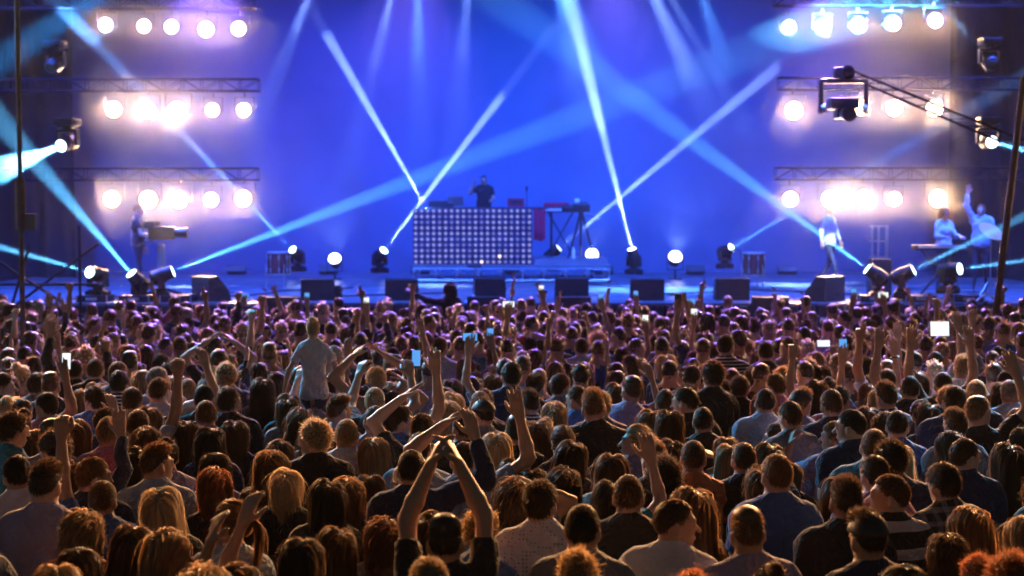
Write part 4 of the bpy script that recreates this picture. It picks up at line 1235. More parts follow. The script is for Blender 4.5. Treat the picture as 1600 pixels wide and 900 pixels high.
def hair_arrays(style, seed=0, n=1450, w=0.0035, hs=0.011, sub=1):
    r = np.random.default_rng(seed + 100)
    SP = {  # length, lift, shell thickness, steps, noise, mode
        'buzz': (0.012, 0.9, 0.003, 2, 0.3, 'short'), 'crop': (0.026, 0.13, 0.008, 3, 0.12, 'short'),
        'flat': (0.026, 0.9, 0.007, 3, 0.2, 'flat'), 'quiff': (0.036, 0.5, 0.008, 4, 0.16, 'quiff'),
        'messy': (0.040, 0.14, 0.013, 4, 0.28, 'short'), 'curly': (0.036, 0.6, 0.013, 6, 1.3, 'curl'),
        'afro': (0.075, 0.9, 0.032, 8, 1.4, 'curl'),
        'long': (0.44, 0.05, 0.014, 12, 0.15, 'comb'), 'longer': (0.58, 0.05, 0.016, 13, 0.13, 'comb'),
        'wavy': (0.42, 0.08, 0.020, 14, 0.16, 'comb'), 'lob': (0.30, 0.06, 0.017, 10, 0.18, 'comb'),
        'bob': (0.21, 0.06, 0.018, 8, 0.18, 'comb'), 'shag': (0.30, 0.15, 0.024, 10, 0.35, 'comb'),
        'tail': (0.16, 0.04, 0.009, 8, 0.08, 'gather'), 'bun': (0.13, 0.05, 0.009, 7, 0.12, 'gather')}
    L, lift, th, steps, nz, mode = SP[style]
    if mode in ('short', 'flat', 'quiff', 'curl'): n = int(n * 1.5)
    # roots
    u = r.normal(size=(n * 4, 3)); u /= np.linalg.norm(u, axis=1)[:, None]
    P = u * SK
    ok = P[:, 2] > hairline(P[:, 1]) + 0.004 + (0.01 if mode in ('short', 'flat', 'quiff') else 0)
    if mode in ('short', 'flat', 'quiff'):
        ok &= ~((np.abs(P[:, 0]) > 0.05) & (P[:, 2] < -0.008) & (P[:, 1] > -0.05)) & (P[:, 2] > -0.076)
    P = P[ok][:n]; u = P / SK; n = len(P)
    nor = P / SK ** 2; nor /= np.linalg.norm(nor, axis=1)[:, None]
    whorl = np.array((0.012, -0.075, 0.06))
    away = P - whorl; away -= nor * (away * nor).sum(1)[:, None]
    away /= np.maximum(1e-6, np.linalg.norm(away, axis=1))[:, None]
    off = 1.0 + (th * 0.7 / 0.09) * r.uniform(0.4, 1.25, n)
    Ls = L * r.uniform(0.62, 1.08, n)
    top = np.clip((P[:, 2] - 0.02) / 0.05, 0, 1)
    X = P * (1 + 0.6 * (off - 1))[:, None]
    tail_p = np.array((0, -0.115, 0.02)) if style == 'tail' else np.array((0, -0.085, 0.075))
    pts = [X.copy()]
    if mode == 'short': v = away * (1 - lift) + nor * lift
    elif mode == 'flat':
        Ls = Ls * (0.30 + 0.75 * top); v = nor * (0.45 + 0.2 * top)[:, None] + away * (1 - top)[:, None] * 0.8 + np.array((0, 0, 0.7)) * top[:, None]
    elif mode == 'quiff':
        Ls = Ls * (0.3 + 0.9 * top * (1 + np.clip(P[:, 1] * 6, -0.3, 0.6)))
        v = away * (1 - 0.7 * top)[:, None] + nor * 0.35 + np.array((0.3, 0.35, 0.85)) * top[:, None]
    elif mode == 'curl': v = nor * 1.0
    else: v = nor * 0.3 + away * 0.4
    v = v + r.normal(size=v.shape) * nz * 0.5
    v /= np.linalg.norm(v, axis=1)[:, None]
    part = r.choice((-0.012, 0.0, 0.014))
    sgn = np.where(P[:, 0] > part, 1.0, -1.0)
    ph = r.uniform(0, 6.28, n); fq = r.uniform(0.7, 1.3, n)
    lock = np.sin(u[:, 0] * 9 + u[:, 1] * 7 + seed)
    for i in range(steps):
        seg = (Ls / steps)[:, None]
        q = X / SK
        e = np.linalg.norm(q, axis=1)
        nr = X / SK ** 2; nr /= np.linalg.norm(nr, axis=1)[:, None]
        near = np.clip((1.45 - e) / 0.25, 0, 1)
        if mode == 'comb':
            g = np.stack([sgn * 0.55 * np.clip(nr[:, 2], 0, 1), -0.55 * np.clip(X[:, 1] / 0.06 + 0.55, 0, 1.2), -np.ones(n)], 1)
            g = g - nr * np.clip((g * nr).sum(1), None, 0)[:, None] * near[:, None]
            v = 0.45 * v + 0.55 * g / np.linalg.norm(g, axis=1)[:, None] + r.normal(size=v.shape) * nz * 0.35
            if style in ('wavy', 'shag'):
                v[:, 0] += 0.45 * np.sin(i * 1.25 * fq + ph * 0.3 + lock * 2)
                v[:, 1] += 0.25 * np.cos(i * 1.25 * fq + ph * 0.3 + lock * 2)
            if style == 'bob' and i > steps * 0.6: v[:, 0] -= np.sign(X[:, 0]) * 0.35
        elif mode == 'gather':
            g = tail_p - X
            dist = np.linalg.norm(g, axis=1)
            g = g - nr * (g * nr).sum(1)[:, None] * near[:, None]
            g /= np.maximum(1e-6, np.linalg.norm(g, axis=1))[:, None]
            v = 0.3 * v + 0.7 * g + r.normal(size=v.shape) * nz * 0.3
            seg = np.minimum(seg, dist[:, None] * 0.6 + 0.001)
        elif mode == 'curl':
            v = 0.55 * v + 0.45 * np.stack([np.sin(ph + i * 1.9 * fq), np.cos(ph * 1.7 + i * 2.1 * fq), np.sin(ph * 2.3 + i * 1.6)], 1) * 1.1 + nr * 0.12
        else:
            v = v + r.normal(size=v.shape) * nz * 0.3 + np.array((0, 0, -0.12))
        v /= np.linalg.norm(v, axis=1)[:, None]
        X = X + v * seg
        e = np.linalg.norm(X / SK, axis=1)
        lim = off if mode not in ('curl', 'quiff', 'flat') else np.full(n, 1.01)
        f = np.maximum(1, lim / np.maximum(e, 1e-6))
        X = X * np.where(X[:, 2] > -0.10, f, 1)[:, None]
        if mode == 'comb':
            xm = np.interp(X[:, 2], (-0.3, -0.05, 0.05), (0.098, 0.086, 0.09)) * (0.82 + 0.3 * off * 0.85)
            xm = xm * np.where(ph > 5.2, 1.12, 1.0)
            X[:, 0] = np.where(np.abs(X[:, 0]) > xm, np.sign(X[:, 0]) * (xm + 0.25 * (np.abs(X[:, 0]) - xm)), X[:, 0])
        if mode == 'comb':                          # lie over the back and the shoulders
            b = np.array((0, -0.01, -0.30)); rb = np.array((0.205, 0.143, 0.125)) if L > 0.25 else np.array((0.12, 0.1, 0.1))
            y = (X - b) / rb; eb = np.linalg.norm(y, axis=1)
            ins = (eb < 1) & (X[:, 2] < -0.12)
            push = np.where(X[:, 1] < 0.04, -1.0, 1.0)
            X[ins, 1] = (b[1] + rb[1] * np.sqrt(np.maximum(0.0, 1 - y[ins, 0] ** 2 - y[ins, 2] ** 2)) * push[ins]) + 0.004 * push[ins]
            low = (X[:, 2] < -0.26) & (np.abs(X[:, 1]) < 0.135) & (np.abs(X[:, 0]) < 0.19)
            X[low, 1] = np.where(push[low] < 0, -0.157, 0.16)
        pts.append(X.copy())
    S = np.stack(pts, 1)                            # n, steps+1, 3
    if style == 'tail':                             # the free tail
        m = 170; st = 9
        T = np.zeros((m, steps + 1, 3)); a = r.uniform(0, 6.28, m); rad = 0.024 * np.sqrt(r.uniform(0, 1, m))
        tl = r.uniform(0.2, 0.34, m)
        t = np.linspace(0, 1, steps + 1)
        bul = np.sin(np.clip(t * 1.1, 0, 1) * math.pi) * 0.9 + 0.25
        T[:, :, 0] = (rad * np.cos(a))[:, None] * bul + 0.01 * np.sin(t * 5)[None]
        T[:, :, 1] = -0.118 - 0.05 * np.sin(t * 2.6)[None] + (rad * np.sin(a))[:, None] * bul
        T[:, :, 2] = 0.025 + 0.03 * np.sin(t * 3.1)[None] - tl[:, None] * t[None] ** 1.2
        S = np.concatenate([S, T])
    if style == 'bun':
        m = 260
        T = np.zeros((m, steps + 1, 3)); a = r.uniform(0, 6.28, m); t = np.linspace(0, 1, steps + 1)
        ax1 = r.normal(size=(m, 3)); ax1 /= np.linalg.norm(ax1, axis=1)[:, None]
        ax2 = np.cross(ax1, r.normal(size=(m, 3))); ax2 /= np.linalg.norm(ax2, axis=1)[:, None]
        ang = a[:, None] + t[None] * 2.2
        T = np.array((0, -0.088, 0.10)) + (ax1[:, None] * np.cos(ang)[..., None] + ax2[:, None] * np.sin(ang)[..., None]) * 0.036 * r.uniform(0.85, 1.2, m)[:, None, None]
        S = np.concatenate([S, T])
    # a few loose flyaways
    if mode in ('short', 'flat', 'quiff', 'curl'): w = w * 0.65
    fw = r.random(len(S)) < (0.22 if mode != 'short' else 0.08)
    amp = {'comb': 0.030, 'gather': 0.022, 'curl': 0.02}.get(mode, 0.006)
    k = np.linspace(0, 1, S.shape[1]) ** 1.3
    S[fw] += r.normal(size=(fw.sum(), 1, 3)) * amp * k[None, :, None]
    if sub > 1: S = S[:, sorted(set(list(range(0, S.shape[1], sub)) + [S.shape[1] - 1]))]
    ns, m = S.shape[:2]
    T = np.gradient(S, axis=1)
    T /= np.maximum(1e-9, np.linalg.norm(T, axis=2))[..., None]
    nrml = S / SK ** 2; nrml[..., 2] = np.where(S[..., 2] < -0.05, 0, nrml[..., 2])
    nrml /= np.maximum(1e-9, np.linalg.norm(nrml, axis=2))[..., None]
    side = np.cross(T, nrml + r.normal(size=(ns, 1, 3)) * 0.35)
    side /= np.maximum(1e-9, np.linalg.norm(side, axis=2))[..., None]
    tp = np.interp(np.linspace(0, 1, m), (0, 0.15, 0.7, 1), (0.8, 1, 0.85, 0.12))
    ww = (w * r.uniform(0.6, 1.25, ns))[:, None] * tp[None]
    ww[fw[:ns] if len(fw) == ns else np.zeros(ns, bool)] *= 0.4
    A, B = S - side * ww[..., None], S + side * ww[..., None]
    V = np.stack([A, B], 2).reshape(-1, 3)
    base = (np.arange(ns) * m * 2)[:, None] + (np.arange(m - 1) * 2)[None]
    Q = np.stack([base, base + 1, base + 3, base + 2], -1).reshape(-1, 4)
    rv = np.repeat(np.clip(0.5 + r.normal(size=ns) * 0.22, 0, 1), m * 2)
    # solid cap
    tail_len = {'long': 0.36, 'longer': 0.48, 'wavy': 0.34, 'lob': 0.19, 'bob': 0.10, 'shag': 0.17}.get(style, 0)
    hl_cut = 0.022 if mode in ('short', 'flat', 'quiff') else 0.0
    def f(P):
        t = max(0.003, th * 0.7 - 0.003)
        d = ell(P, (0, 0, 0), SK + t)
        if mode == 'curl': d = d + 0.006 * np.sin(P[:, 0] * 90) * np.sin(P[:, 1] * 85 + 1) * np.sin(P[:, 2] * 95)
        d = np.maximum(d, hairline(P[:, 1]) + hl_cut - (0.02 if mode == 'curl' else 0) - P[:, 2])
        if style == 'flat': d = smin(d, np.maximum(ell(P, (0, -0.005, 0.07), (0.066, 0.085, 0.05)), 0.0 - P[:, 2]), 0.012)
        if tail_len:
            wd = 0.071 if style not in ('shag', 'wavy') else 0.080
            c = cone(P, (0, -0.028, 0.0), (0, -0.052, -0.13), wd + t * 0.3, wd * 0.92, 1.25, -0.03)
            if tail_len > 0.15: c = smin(c, cone(P, (0, -0.075, -0.13), (0, -0.145, -0.13 - (tail_len - 0.10)), wd * 0.9, wd * 0.72, 2.6, -0.1), 0.04)
            else: c = np.maximum(c, -0.035 - tail_len - P[:, 2])
            c = np.maximum(c, P[:, 1] - 0.022 - np.clip(P[:, 2] + 0.02, 0, 1) * 0.3)
            d = smin(d, c, 0.02)
        return d
    zlo = -0.12 - tail_len - 0.02
    V2, Q2 = surface_nets(f, (-0.16, -0.22, zlo), (0.16, 0.16, 0.16), hs)
    Vt = np.concatenate([V, V2]); Qt = np.concatenate([Q, Q2 + len(V)])
    rt = np.concatenate([rv, np.full(len(V2), -1.0)])
    if style == 'bun' or style == 'tail':
        c = (0, -0.088, 0.10) if style == 'bun' else (0, -0.112, 0.02)
        V3, Q3 = surface_nets(lambda P: ell(P, c, (0.034,) * 3 if style == 'bun' else (0.02, 0.018, 0.02)), np.array(c) - 0.05, np.array(c) + 0.05, 0.011)
        Qt = np.concatenate([Qt, Q3 + len(Vt)]); Vt = np.concatenate([Vt, V3]); rt = np.concatenate([rt, np.full(len(V3), -1.0)])
    return Vt, Qt, rt

def hair_mesh(style, seed, **k):
    V, Q, rv = hair_arrays(style, seed, **k)
    me = np_mesh('hair', V, Q, [M['hair']])
    a = me.attributes.new('strand', 'FLOAT', 'POINT')
    a.data.foreach_set('value', rv.astype(np.float32))
    return me
# ------------------------------------------------------------------ the crowd
HAIRC = {'black': (0.012, 0.010, 0.009), 'dark brown': (0.035, 0.02, 0.012), 'brown': (0.085, 0.045, 0.022), 'light brown': (0.16, 0.09, 0.045),
         'auburn': (0.09, 0.036, 0.02), 'ginger': (0.21, 0.07, 0.025), 'blond': (0.29, 0.205, 0.115), 'pale blond': (0.44, 0.36, 0.25), 'grey': (0.30, 0.28, 0.26)}
TOPC = {'white': (0.55, 0.57, 0.68), 'grey': (0.17, 0.18, 0.22), 'black': (0.014, 0.014, 0.016), 'navy': (0.02, 0.028, 0.075), 'blue': (0.04, 0.11, 0.34),
        'mauve': (0.29, 0.26, 0.42), 'orange': (0.48, 0.17, 0.08), 'red': (0.35, 0.03, 0.03), 'teal': (0.03, 0.18, 0.24), 'pale blue': (0.30, 0.40, 0.55), 'pink': (0.42, 0.16, 0.26)}
SKINC = ((0.50, 0.30, 0.22), (0.44, 0.26, 0.185), (0.54, 0.34, 0.26), (0.36, 0.20, 0.135), (0.47, 0.28, 0.2))
HAIRW = {'buzz': 'shaved {} hair', 'crop': 'short {} hair', 'flat': 'flat-topped {} hair', 'quiff': 'swept-up {} hair', 'messy': 'tousled {} hair', 'curly': 'curly {} hair',
         'afro': 'bushy {} curls', 'long': 'long {} hair', 'longer': 'very long {} hair', 'wavy': 'long wavy {} hair', 'lob': 'mid-length {} hair', 'bob': '{} bob',
         'shag': 'layered {} hair', 'tail': '{} ponytail', 'bun': '{} bun'}
TOPW = {'tee': 'tee', 'long': 'long-sleeved top', 'tank': 'tank top', 'collar': 'collared shirt'}
POSEW = {'up': 'hand up', 'fist': 'fist raised', 'point': 'finger raised', 'wave': 'waving', 'bent': 'arm bent up', 'clap': 'clapping overhead', 'join': 'hands joined overhead', 'over': 'arm over head', 'hold': 'hands held high', 'reach': 'arm out', 'out': 'arms round neighbours', 'face': 'hand at face', 'hip': 'hand on hip'}

_fig, _body, _shirt, _hair = {}, {}, {}, {}
def fig(sex, al, ar, head, legs='stand'):
    k = (sex, al, ar, head, legs)
    if k not in _fig: _fig[k] = Figure(sex, al, ar, head, legs)
    return _fig[k], k
def body_of(k):
    if k not in _body:
        V, Q, mi = _fig[k].body_mesh('person')
        _body[k] = np_mesh('person', V, Q, [M['skin'], M['denim']], mi)
    return _body[k]
def shirt_of(k, kind, pattern):
    q = (k, kind, pattern)
    if (k, kind) not in _shirt: _shirt[(k, kind)] = _fig[k].shirt_arrays(kind)
    if q not in _shirt:
        V, Q = _shirt[(k, kind)]
        _shirt[q] = np_mesh('shirt', V, Q, [M['cloth' if not pattern else 'cloth_' + pattern]])
    return _shirt[q]
def hair_of(style, seed):
    k = (style, seed)
    if k not in _hair: _hair[k] = hair_mesh(style, seed)
    return _hair[k]
def head_matrix(f):
    p = NECKP + f.head_rot @ (HC - NECKP) * HEAD_K
    return Matrix.Translation(Vector([float(v) for v in p])) @ Matrix(f.head_rot.tolist()).to_4x4() @ Matrix.Scale(HEAD_K, 4)

PEOPLE = []
def add(x=None, y=None, sex='m', hair='crop', hc='dark brown', al='down', ar='down', head=(0, 0, 0), top='tee', tc='grey', pattern=None, yaw=None,
        label=None, height=None, hand=None, pos=None, z=0.0, legs='stand', hero=True, seed=None, extra=None, lean=0.0):
    f, k = fig(sex, al, ar, head, legs)
    h = height or (float(np.clip(rng.normal(1.79, 0.045), 1.68, 1.9)) if sex == 'm' else float(np.clip(rng.normal(1.68, 0.04), 1.57, 1.78)))
    sc_ = h / 1.76
    yaw = float(rng.normal(0, 18)) if yaw is None else yaw
    if pos is None:
        if hand is not None:
            side = 1 if hand == 'r' else -1
            a = f.arms[0] if side == 1 else f.arms[1]
            tip = Vector([float(v) for v in (a[3] + a[4] * 0.15)]) * sc_
            tip = Matrix.Rotation(R(yaw), 3, 'Z') @ tip
            d = ray(x, y); t = (tip.z - CAM_H) / d.z
            pos = (d.x * t - tip.x, d.y * t - tip.y)
        else:
            d = ray(x, y); t = (h + 0.012 + z - CAM_H) / d.z
            pos = (d.x * t, d.y * t)
    r = dict(sex=sex, hair=hair, hc=hc, k=k, f=f, top=top, tc=tc, pattern=pattern, yaw=yaw, label=label, h=h, pos=list(pos), z=z, hero=hero, al=al, ar=ar,
             seed=int(rng.integers(0, 2)) if seed is None else seed, skin=SKINC[int(rng.integers(0, 5))], extra=extra, lean=lean, px=x, py=y, fixed=hand is not None or z > 0)
    PEOPLE.append(r)
    return r

L_, RR = (52, 0, 0), (-52, 0, 0)         # head turned to the picture's left / right
UP, TL, TR = (0, 8, 0), (0, 0, 7), (0, 0, -7)
H = add
# nearest rows, left to right
H(80, 650, 'm', 'flat', 'light brown', head=RR, tc='grey')
H(36, 667, 'f', 'longer', 'brown', tc='black', label='woman with very long straight brown hair, black tee, beside the man in white shirt')
H(60, 700, 'm', 'crop', 'black', top='collar', tc='white', label='man with short black hair in a white shirt behind the man in the mauve tee')
H(65, 716, 'm', 'quiff', 'dark brown', tc='mauve', yaw=-8, height=1.86, label='broad man with tall swept-up dark hair in a pale mauve tee near the corner')
H(114, 704, 'm', 'crop', 'light brown', head=RR, al='face', tc='navy')
H(137, 648, 'f', 'lob', 'brown', ar='bent', tc='navy', pattern='plaid', top='tee', label='woman in a checked shirt with one bent arm raised beside a long-haired blonde')
H(172, 660, 'f', 'wavy', 'blond', tc='red')
H(240, 664, 'f', 'wavy', 'brown', tc='mauve', top='long', label='woman with long wavy brown hair in a mauve long-sleeved top behind the black-haired woman')
H(272, 648, 'f', 'long', 'dark brown', tc='black')
H(312, 655, 'f', 'longer', 'dark brown', tc='black')
H(340, 662, 'f', 'long', 'black', tc='navy')
H(372, 652, 'f', 'long', 'brown', tc='black')
H(211, 698, 'f', 'longer', 'black', al='hip', ar='down', top='tank', tc='mauve', label='woman with very long black hair in a tank top, bare arm on her hip')
H(395, 700, 'f', 'wavy', 'light brown', tc='black')
H(345, 705, 'f', 'long', 'dark brown', tc='mauve', top='long', extra='headband', label='dark long-haired woman wearing a glittering headband')
H(358, 729, 'f', 'wavy', 'ginger', tc='black', label='woman with long wavy ginger hair glowing at its edge, behind the girl with a ponytail')
H(262, 757, 'f', 'longer', 'pale blond', head=TR, tc='black', extra='headband', label='woman with long straight pale blond hair and an orange headband, head tilted')
H(342, 775, 'f', 'tail', 'light brown', head=L_, ar='front', tc='pale blue', label='girl with a light brown ponytail seen from the side, pale blue tee')
H(95, 794, 'f', 'shag', 'blond', tc='orange', label='woman with fluffy blond hair in front of the man in the mauve tee')
H(198, 815, 'f', 'long', 'brown', head=TL, tc='black')
H(228, 825, 'f', 'lob', 'blond', head=RR, tc='black', label='blond woman in the front row turning her head sideways')
H(125, 855, 'f', 'long', 'dark brown', tc='black', extra='headband', label='dark-haired woman with a shiny hair clip at the bottom edge')
H(108, 880, 'f', 'long', 'blond', tc='navy')
H(330, 876, 'f', 'shag', 'blond', head=RR, tc='black')
H(388, 868, 'f', 'lob', 'brown', head=TR, al='bent', tc='black')
H(570, 625, 'm', 'crop', 'dark brown', tc='mauve', yaw=4, label='short-haired man in a plain pale mauve tee, arms down, in the middle rows')
H(627, 628, 'm', 'messy', 'dark brown', head=RR, ar='up', tc='blue')
H(710, 640, 'm', 'crop', 'dark brown', tc='navy')
H(782, 640, 'm', 'flat', 'black', tc='black')
H(648, 666, 'm', 'crop', 'dark brown', top='collar', tc='pale blue', yaw=-6, label='man with neat short dark hair in a blue-grey collared shirt')
H(725, 683, 'm', 'crop', 'dark brown', al='clap', ar='wave', tc='pale blue', label='man clapping above his neighbours with bent arms, pale blue tee')
H(790, 670, 'f', 'lob', 'pale blond', tc='black')
H(487, 670, 'f', 'longer', 'light brown', tc='navy', label='woman with very long straight light brown hair and a navy top')
H(607, 680, 'f', 'lob', 'blond', tc='black', label='woman with shoulder-length blond hair between two short-haired men')
H(436, 686, 'f', 'bob', 'brown', tc='black')
H(404, 700, 'f', 'wavy', 'blond', tc='black')
H(455, 726, 'f', 'bob', 'pale blond', tc='black', label='woman with a pale blond bob and dark jacket')
H(524, 741, 'f', 'shag', 'light brown', top='collar', tc='black', pattern='dots', label='woman with layered light brown hair and a spotted collar')
H(494, 748, 'f', 'lob', 'black', tc='black')
H(577, 738, 'f', 'long', 'brown', tc='black', ar='face')
H(636, 718, 'f', 'lob', 'pale blond', head=L_, tc='pale blue', label='pale blond woman turning her head, hand at neighbour')
H(775, 747, 'f', 'shag', 'brown', al='down', ar='over', tc='grey')
H(660, 788, 'f', 'bob', 'brown', tc='grey', label='woman with a rounded brown bob beside the flat-topped man')
H(712, 800, 'm', 'flat', 'dark brown', al='join', ar='join', top='collar', tc='black', yaw=0, label='flat-topped man with ears showing, both arms raised and hands joined overhead')
H(757, 792, 'f', 'curly', 'blond', tc='blue', label='woman with blond curls and a blue top beside the flat-topped man')
H(566, 803, 'f', 'shag', 'auburn', tc='grey', label='woman with shaggy reddish layered hair and a grey top in the front row')
H(498, 818, 'f', 'lob', 'brown', tc='black')
H(438, 834, 'f', 'lob', 'dark brown', al='bent', tc='black', label='dark-haired woman with a glowing blond edge, bare forearm beside her')
H(648, 864, 'm', 'messy', 'blond', tc='black', label='blond tousled head at the very bottom between the shaggy redhead and the flat-topped man')
H(868, 625, 'f', 'wavy', 'blond', tc='white', top='long', label='wavy blonde in a white top leaning against the big man in black')
H(925, 600, 'm', 'quiff', 'light brown', head=TR, al='out', ar='out', tc='black', height=1.9, yaw=0, label='big man in a black tee with both arms laid round his neighbours')
H(1025, 637, 'f', 'long', 'brown', tc='teal')
H(1120, 630, 'm', 'crop', 'dark brown', tc='black', label='man with cropped dark hair and ears showing, black tee, beside the pale blue shirt')
H(1183, 600, 'm', 'crop', 'dark brown', tc='pale blue', top='collar')
H(886, 683, 'f', 'long', 'dark brown', tc='black')
H(936, 704, 'f', 'lob', 'brown', tc='teal')
H(1005, 687, 'm', 'quiff', 'light brown', tc='black')
H(1041, 682, 'f', 'bob', 'dark brown', tc='navy')
H(1074, 678, 'm', 'crop', 'brown', tc='orange', extra='strap', yaw=-6, label='man in an orange tee with a dark backpack strap over the shoulder')
H(1119, 687, 'f', 'longer', 'blond', tc='mauve', label='woman with very long straight blond hair behind the man in orange')
H(1144, 676, 'f', 'bob', 'light brown', tc='grey')
H(1164, 700, 'f', 'lob', 'brown', tc='mauve')
H(1180, 684, 'm', 'crop', 'brown', tc='black')
H(811, 715, 'f', 'lob', 'black', tc='black')
H(842, 728, 'f', 'bob', 'dark brown', tc='navy')
H(892, 724, 'f', 'wavy', 'dark brown', tc='black', top='tank', label='woman with long wavy dark hair and bare shoulder beside the man in the spotted shirt')
H(847, 743, 'm', 'messy', 'dark brown', head=(-14, 6, 0), top='collar', tc='white', pattern='dots', height=1.84, yaw=-8, label='man with thick dark hair in a pale shirt printed with small dots')
H(930, 748, 'f', 'bob', 'dark brown', al='down', ar='wave', tc='teal')
H(1044, 714, 'f', 'afro', 'black', tc='black', label='person with bushy black curls in front of the man in orange')
H(994, 735, 'm', 'crop', 'brown', tc='black')
H(980, 761, 'f', 'longer', 'black', tc='white', extra='headband', label='woman with long black hair, white top and a thin shiny headband')
H(1030, 767, 'm', 'crop', 'brown', head=(-68, 0, 0), tc='white', height=1.8, yaw=-14, label='young man in a white tee whose face shows in profile')
H(1080, 761, 'f', 'longer', 'light brown', tc='black', label='woman with very long light brown hair beside the man in profile')
H(883, 857, 'm', 'curly', 'blond', tc='black', label='curly blond head at the bottom edge in front of the spotted shirt')
H(1186, 728, 'f', 'shag', 'dark brown', top='collar', tc='navy', pattern='plaid', label='dark shaggy-haired woman in a checked shirt')
H(1178, 876, 'f', 'bun', 'auburn', tc='black')
H(1072, 892, 'm', 'curly', 'ginger', tc='black')
H(1222, 655, 'f', 'bun', 'brown', head=L_, tc='pale blue', top='tank')
H(1303, 650, 'm', 'messy', 'brown', head=(48, 0, 0), al='face', tc='mauve', label='man with tousled brown hair turned sideways, hand at his mouth, mauve tee')
H(1358, 630, 'm', 'crop', 'black', head=(50, 0, 0), tc='navy', height=1.85, label='tall dark man in a navy tee looking sideways behind the man in the mauve tee')
H(1402, 636, 'm', 'crop', 'dark brown', tc='blue')
H(1458, 626, 'f', 'longer', 'dark brown', tc='black')
H(1494, 669, 'f', 'long', 'black', tc='grey', top='tank')
H(1555, 615, 'm', 'flat', 'light brown', head=RR, ar='wave', tc='black')
H(1414, 693, 'f', 'lob', 'pale blond', tc='black', label='woman with straight shoulder-length pale blond hair in a black top')
H(1564, 687, 'f', 'longer', 'dark brown', ar='bent', tc='grey')
H(1515, 714, 'm', 'messy', 'dark brown', tc='black', pattern='plaid', top='long', height=1.8, label='broad-shouldered man with dark tousled hair in a patterned dark top')
H(1247, 716, 'f', 'bob', 'light brown', head=(-30, 0, 0), top='long', tc='black', label='person with short light brown hair in a black jacket, head turned')
H(1290, 743, 'f', 'lob', 'brown', tc='black')
H(1316, 742, 'm', 'quiff', 'dark brown', top='collar', tc='black', height=1.82, yaw=0, label='man with a black vest-like top and neat dark hair, ears showing, near the striped shirt')
H(1391, 730, 'm', 'crop', 'brown', head=(58, 0, 0), top='collar', tc='black', pattern='broad', height=1.8, yaw=10, label='man in a broad-striped polo shirt with his face turned in profile')
H(1522, 789, 'f', 'longer', 'light brown', tc='black', label='woman with very long light brown hair in front of the patterned dark top')
H(1481, 828, 'f', 'wavy', 'dark brown', tc='grey', label='woman with long wavy dark hair in front of the striped polo')
H(1207, 783, 'm', 'flat', 'light brown', tc='mauve', yaw=5, label='man with pale flat-topped hair and mauve tee in the front row')
H(1375, 876, 'f', 'lob', 'black', tc='black', extra='headband')
H(1540, 862, 'f', 'curly', 'ginger', tc='black', label='ginger curly-haired head at the bottom beside another ginger head')
H(1582, 866, 'f', 'afro', 'ginger', tc='black', label='bushy ginger curls at the bottom corner')
H(1597, 800, 'f', 'long', 'blond', tc='white')
H(1205, 690, 'f', 'long', 'black', tc='black')
H(1208, 728, 'f', 'bob', 'brown', tc='black')
# a little farther: rows that still read one by one
H(57, 575, 'm', 'messy', 'dark brown', tc='grey')
H(140, 553, 'm', 'crop', 'brown', tc='black'); H(170, 557, 'm', 'crop', 'light brown', tc='grey')
H(240, 549, 'm', 'messy', 'dark brown', head=RR, tc='teal'); H(265, 567, 'm', 'crop', 'grey', head=RR, tc='mauve', label='grey-haired man in profile behind the man with one arm raised')
H(257, 583, 'm', 'buzz', 'brown', ar='bent', tc='white', height=1.86, label='man with shaved head and one bare arm raised, white tee')
H(190, 574, 'm', 'messy', 'black', tc='black', pattern='stripe'); H(197, 598, 'm', 'crop', 'brown', tc='grey'); H(166, 591, 'f', 'long', 'light brown', tc='red')
H(17, 585, 'f', 'long', 'brown', tc='black'); H(327, 618, 'm', 'crop', 'light brown', tc='blue', label='boy with short light hair and ears standing out, near the lit phone')
H(165, 628, 'm', 'buzz', 'dark brown', tc='navy'); H(40, 615, 'm', 'crop', 'dark brown', ar='wave', tc='mauve'); H(237, 632, 'f', 'lob', 'brown', tc='blue')
H(316, 575, 'f', 'long', 'brown', tc='black'); H(382, 596, 'm', 'messy', 'dark brown', tc='black'); H(360, 606, 'f', 'long', 'blond', tc='grey')
H(412, 588, 'f', 'long', 'dark brown', tc='black'); H(507, 583, 'f', 'lob', 'dark brown', tc='teal'); H(432, 612, 'f', 'long', 'auburn', tc='black')
H(595, 568, 'm', 'messy', 'pale blond', al='clap', ar='clap', top='tank', tc='white', label='person with pale tousled hair joining both bare arms high above the head')
H(625, 590, 'f', 'long', 'blond', tc='teal'); H(655, 553, 'f', 'lob', 'dark brown', tc='black'); H(672, 620, 'f', 'bob', 'pale blond', tc='teal')
H(690, 522, 'm', 'crop', 'brown', tc='white', height=1.88, label='tall man with short brown hair and pale top, below the light wall')
H(703, 610, 'f', 'lob', 'pale blond', tc='pale blue'); H(735, 600, 'm', 'crop', 'dark brown', tc='black'); H(762, 605, 'm', 'crop', 'brown', tc='black'); H(780, 560, 'm', 'messy', 'black', tc='navy')
H(755, 577, 'f', 'lob', 'dark brown', tc='grey'); H(820, 604, 'm', 'quiff', 'dark brown', tc='navy', pattern='stripe'); H(850, 580, 'm', 'quiff', 'dark brown', tc='black')
H(876, 577, 'm', 'messy', 'auburn', head=RR, tc='grey'); H(910, 567, 'f', 'bob', 'dark brown', tc='blue'); H(945, 518, 'm', 'afro', 'blond', tc='pale blue', height=1.8, label='person with a bushy ball of blond curls, pale blue collar')
H(982, 540, 'f', 'bob', 'brown', tc='grey'); H(1044, 550, 'f', 'long', 'pale blond', tc='teal'); H(880, 517, 'm', 'crop', 'brown', tc='black'); H(905, 523, 'm', 'crop', 'brown', tc='white')
H(1147, 517, 'm', 'crop', 'black', tc='black', pattern='stripe', height=1.93, label='very tall man with short black hair in a finely striped dark top')
